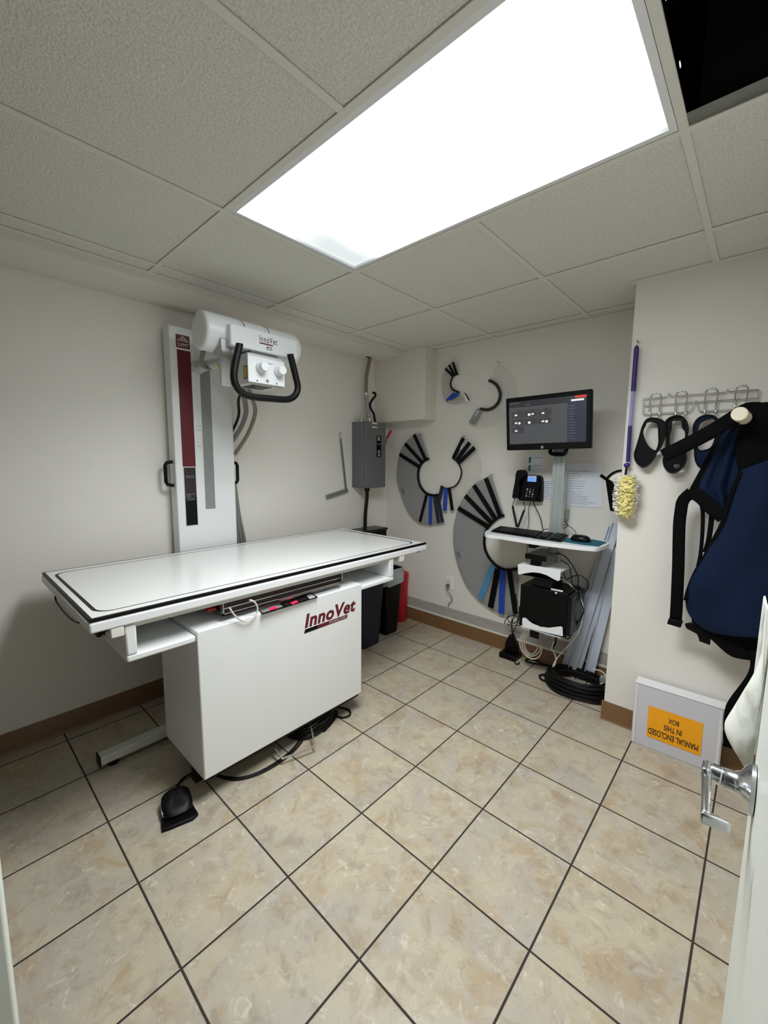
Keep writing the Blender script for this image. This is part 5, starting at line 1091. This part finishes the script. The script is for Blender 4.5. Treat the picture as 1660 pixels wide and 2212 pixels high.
# ================================================================== floor clutter near the table
fp = thing('foot_pedal', 'black foot pedal switch on the tiles in front of the xray table', 'foot pedal', (.90, -2.155, 0))
ang_ = math.radians(-12); ca, sa = math.cos(ang_), math.sin(ang_)
def FP(x, y, z): return (.895+x*ca-y*sa, -2.152+x*sa+y*ca, z)
out_ = [(-.07, -.03), (-.075, 0), (-.07, .03), (-.03, .05), (.03, .056), (.066, .062), (.078, .04), (.074, -.03), (.07, -.062), (.0, -.056), (-.05, -.05)]
b = MB().mat(BLK); b.prism([FP(x, y, .0) for x, y in out_], (0, 0, .014)); b.build('pedal_base', parent=fp, bevel=.003)
b = MB().mat(BLK); rows = []
for s, z, dx in ((.92, .014, 0), (.95, .028, 0), (.9, .044, -.004), (.7, .053, -.008), (.3, .056, -.012)):
    rows.append([FP(-.008+dx+.060*s*math.copysign(abs(math.cos(t))**.7, math.cos(t)), .057*s*math.copysign(abs(math.sin(t))**.7, math.sin(t)), z-.010*math.cos(t)*(z > .03)) for t in [2*PI*k/32 for k in range(32)]])
b.solid(rows); b.build('pedal_cover', parent=fp)
b = MB().mat(LGRY); b.obox(FP(-.005, -.052, .026), Vector(FP(.025, 0, 0))-Vector(FP(0, 0, 0)), Vector(FP(0, .0015, 0))-Vector(FP(0, 0, 0)), (0, 0, .008)); b.obox(FP(-.052, -.022, .0495), Vector(FP(.005, 0, 0))-Vector(FP(0, 0, 0)), Vector(FP(0, .018, 0))-Vector(FP(0, 0, 0)), (0, 0, .001)); b.build('white_sticker', parent=fp, smooth=False)
b = MB().mat(BLKR); b.tube([FP(-.062, 0, .02), (.80, -2.125, .012), (.755, -2.09, .006), (.74, -2.05, .006), (.75, -1.99, .006)], .0045); b.build('pedal_cord', parent=fp)
cord('black_cable', 'black cord curving over the tiles from under the table to the wire foot bar', BLKR, [[(.80, -1.98, .007), (.90, -1.935, .007), (.945, -1.87, .007), (.962, -1.79, .007), (.958, -1.70, .007), (.935, -1.62, .008), (.90, -1.55, .012)], [(.78, -1.99, .006), (.89, -1.93, .006), (.935, -1.87, .006), (.95, -1.79, .006), (.944, -1.70, .006), (.92, -1.62, .007), (.88, -1.55, .01)]], .0042)
b = MB().mat(BLKR); pts = []
for t in range(8):
    for k in range(10):
        a = 2*PI*k/10; pts.append((.835+(.10-.008*(t % 3)+random.uniform(-.012, .012))*math.cos(a), -1.47+(.145-.012*(t % 3)+random.uniform(-.015, .015))*math.sin(a), .008+.0085*t+random.uniform(-.002, .003)))
b.tube(pts, .0055, n=7, sub=3); b.tube([(.84, -1.37, .02), (.88, -1.35, .008), (.925, -1.33, .007), (.935, -1.29, .007), (.90, -1.265, .007), (.85, -1.28, .007), (.80, -1.33, .01)], .0048)
tag(b.build('cord_tangle'), 'heap of tangled black cord on the floor under the xray table', 'cord')
# cord of the wall outlet
b = MB().mat(CABG); b.tube([(.669, -.02, .352), (.70, -.03, .348)], .002, smooth=False)
tag(b.build('wire_stub'), 'stub of thin wire across the bottom of the wall outlet', 'wire') if 0 else b.bm.free()

# ================================================================== light, world, camera
w = bpy.data.worlds.new('world'); scn.world = w; w.use_nodes = True
w.node_tree.nodes['Background'].inputs[0].default_value = (.92, .96, 1, 1); w.node_tree.nodes['Background'].inputs[1].default_value = WORLD
cam = bpy.data.cameras.new('camera'); co = bpy.data.objects.new('camera', cam); COL.objects.link(co)
cam.sensor_fit = 'VERTICAL'; cam.sensor_height = 24; cam.sensor_width = 18
cam.lens = CAMF/2212*24; cam.shift_x = CAMSX; cam.shift_y = CAMSY
cam.clip_start = .01; cam.clip_end = 50
co.location = CAMLOC; co.rotation_euler = CAMROT
scn.camera = co
vs_ = scn.view_settings; vs_.view_transform = 'Standard'; vs_.look = 'None'; vs_.gamma = 1; vs_.exposure = EXPO; vs_.use_curve_mapping = False
for o in scn.objects:
    if '_w' in o: del o['_w']
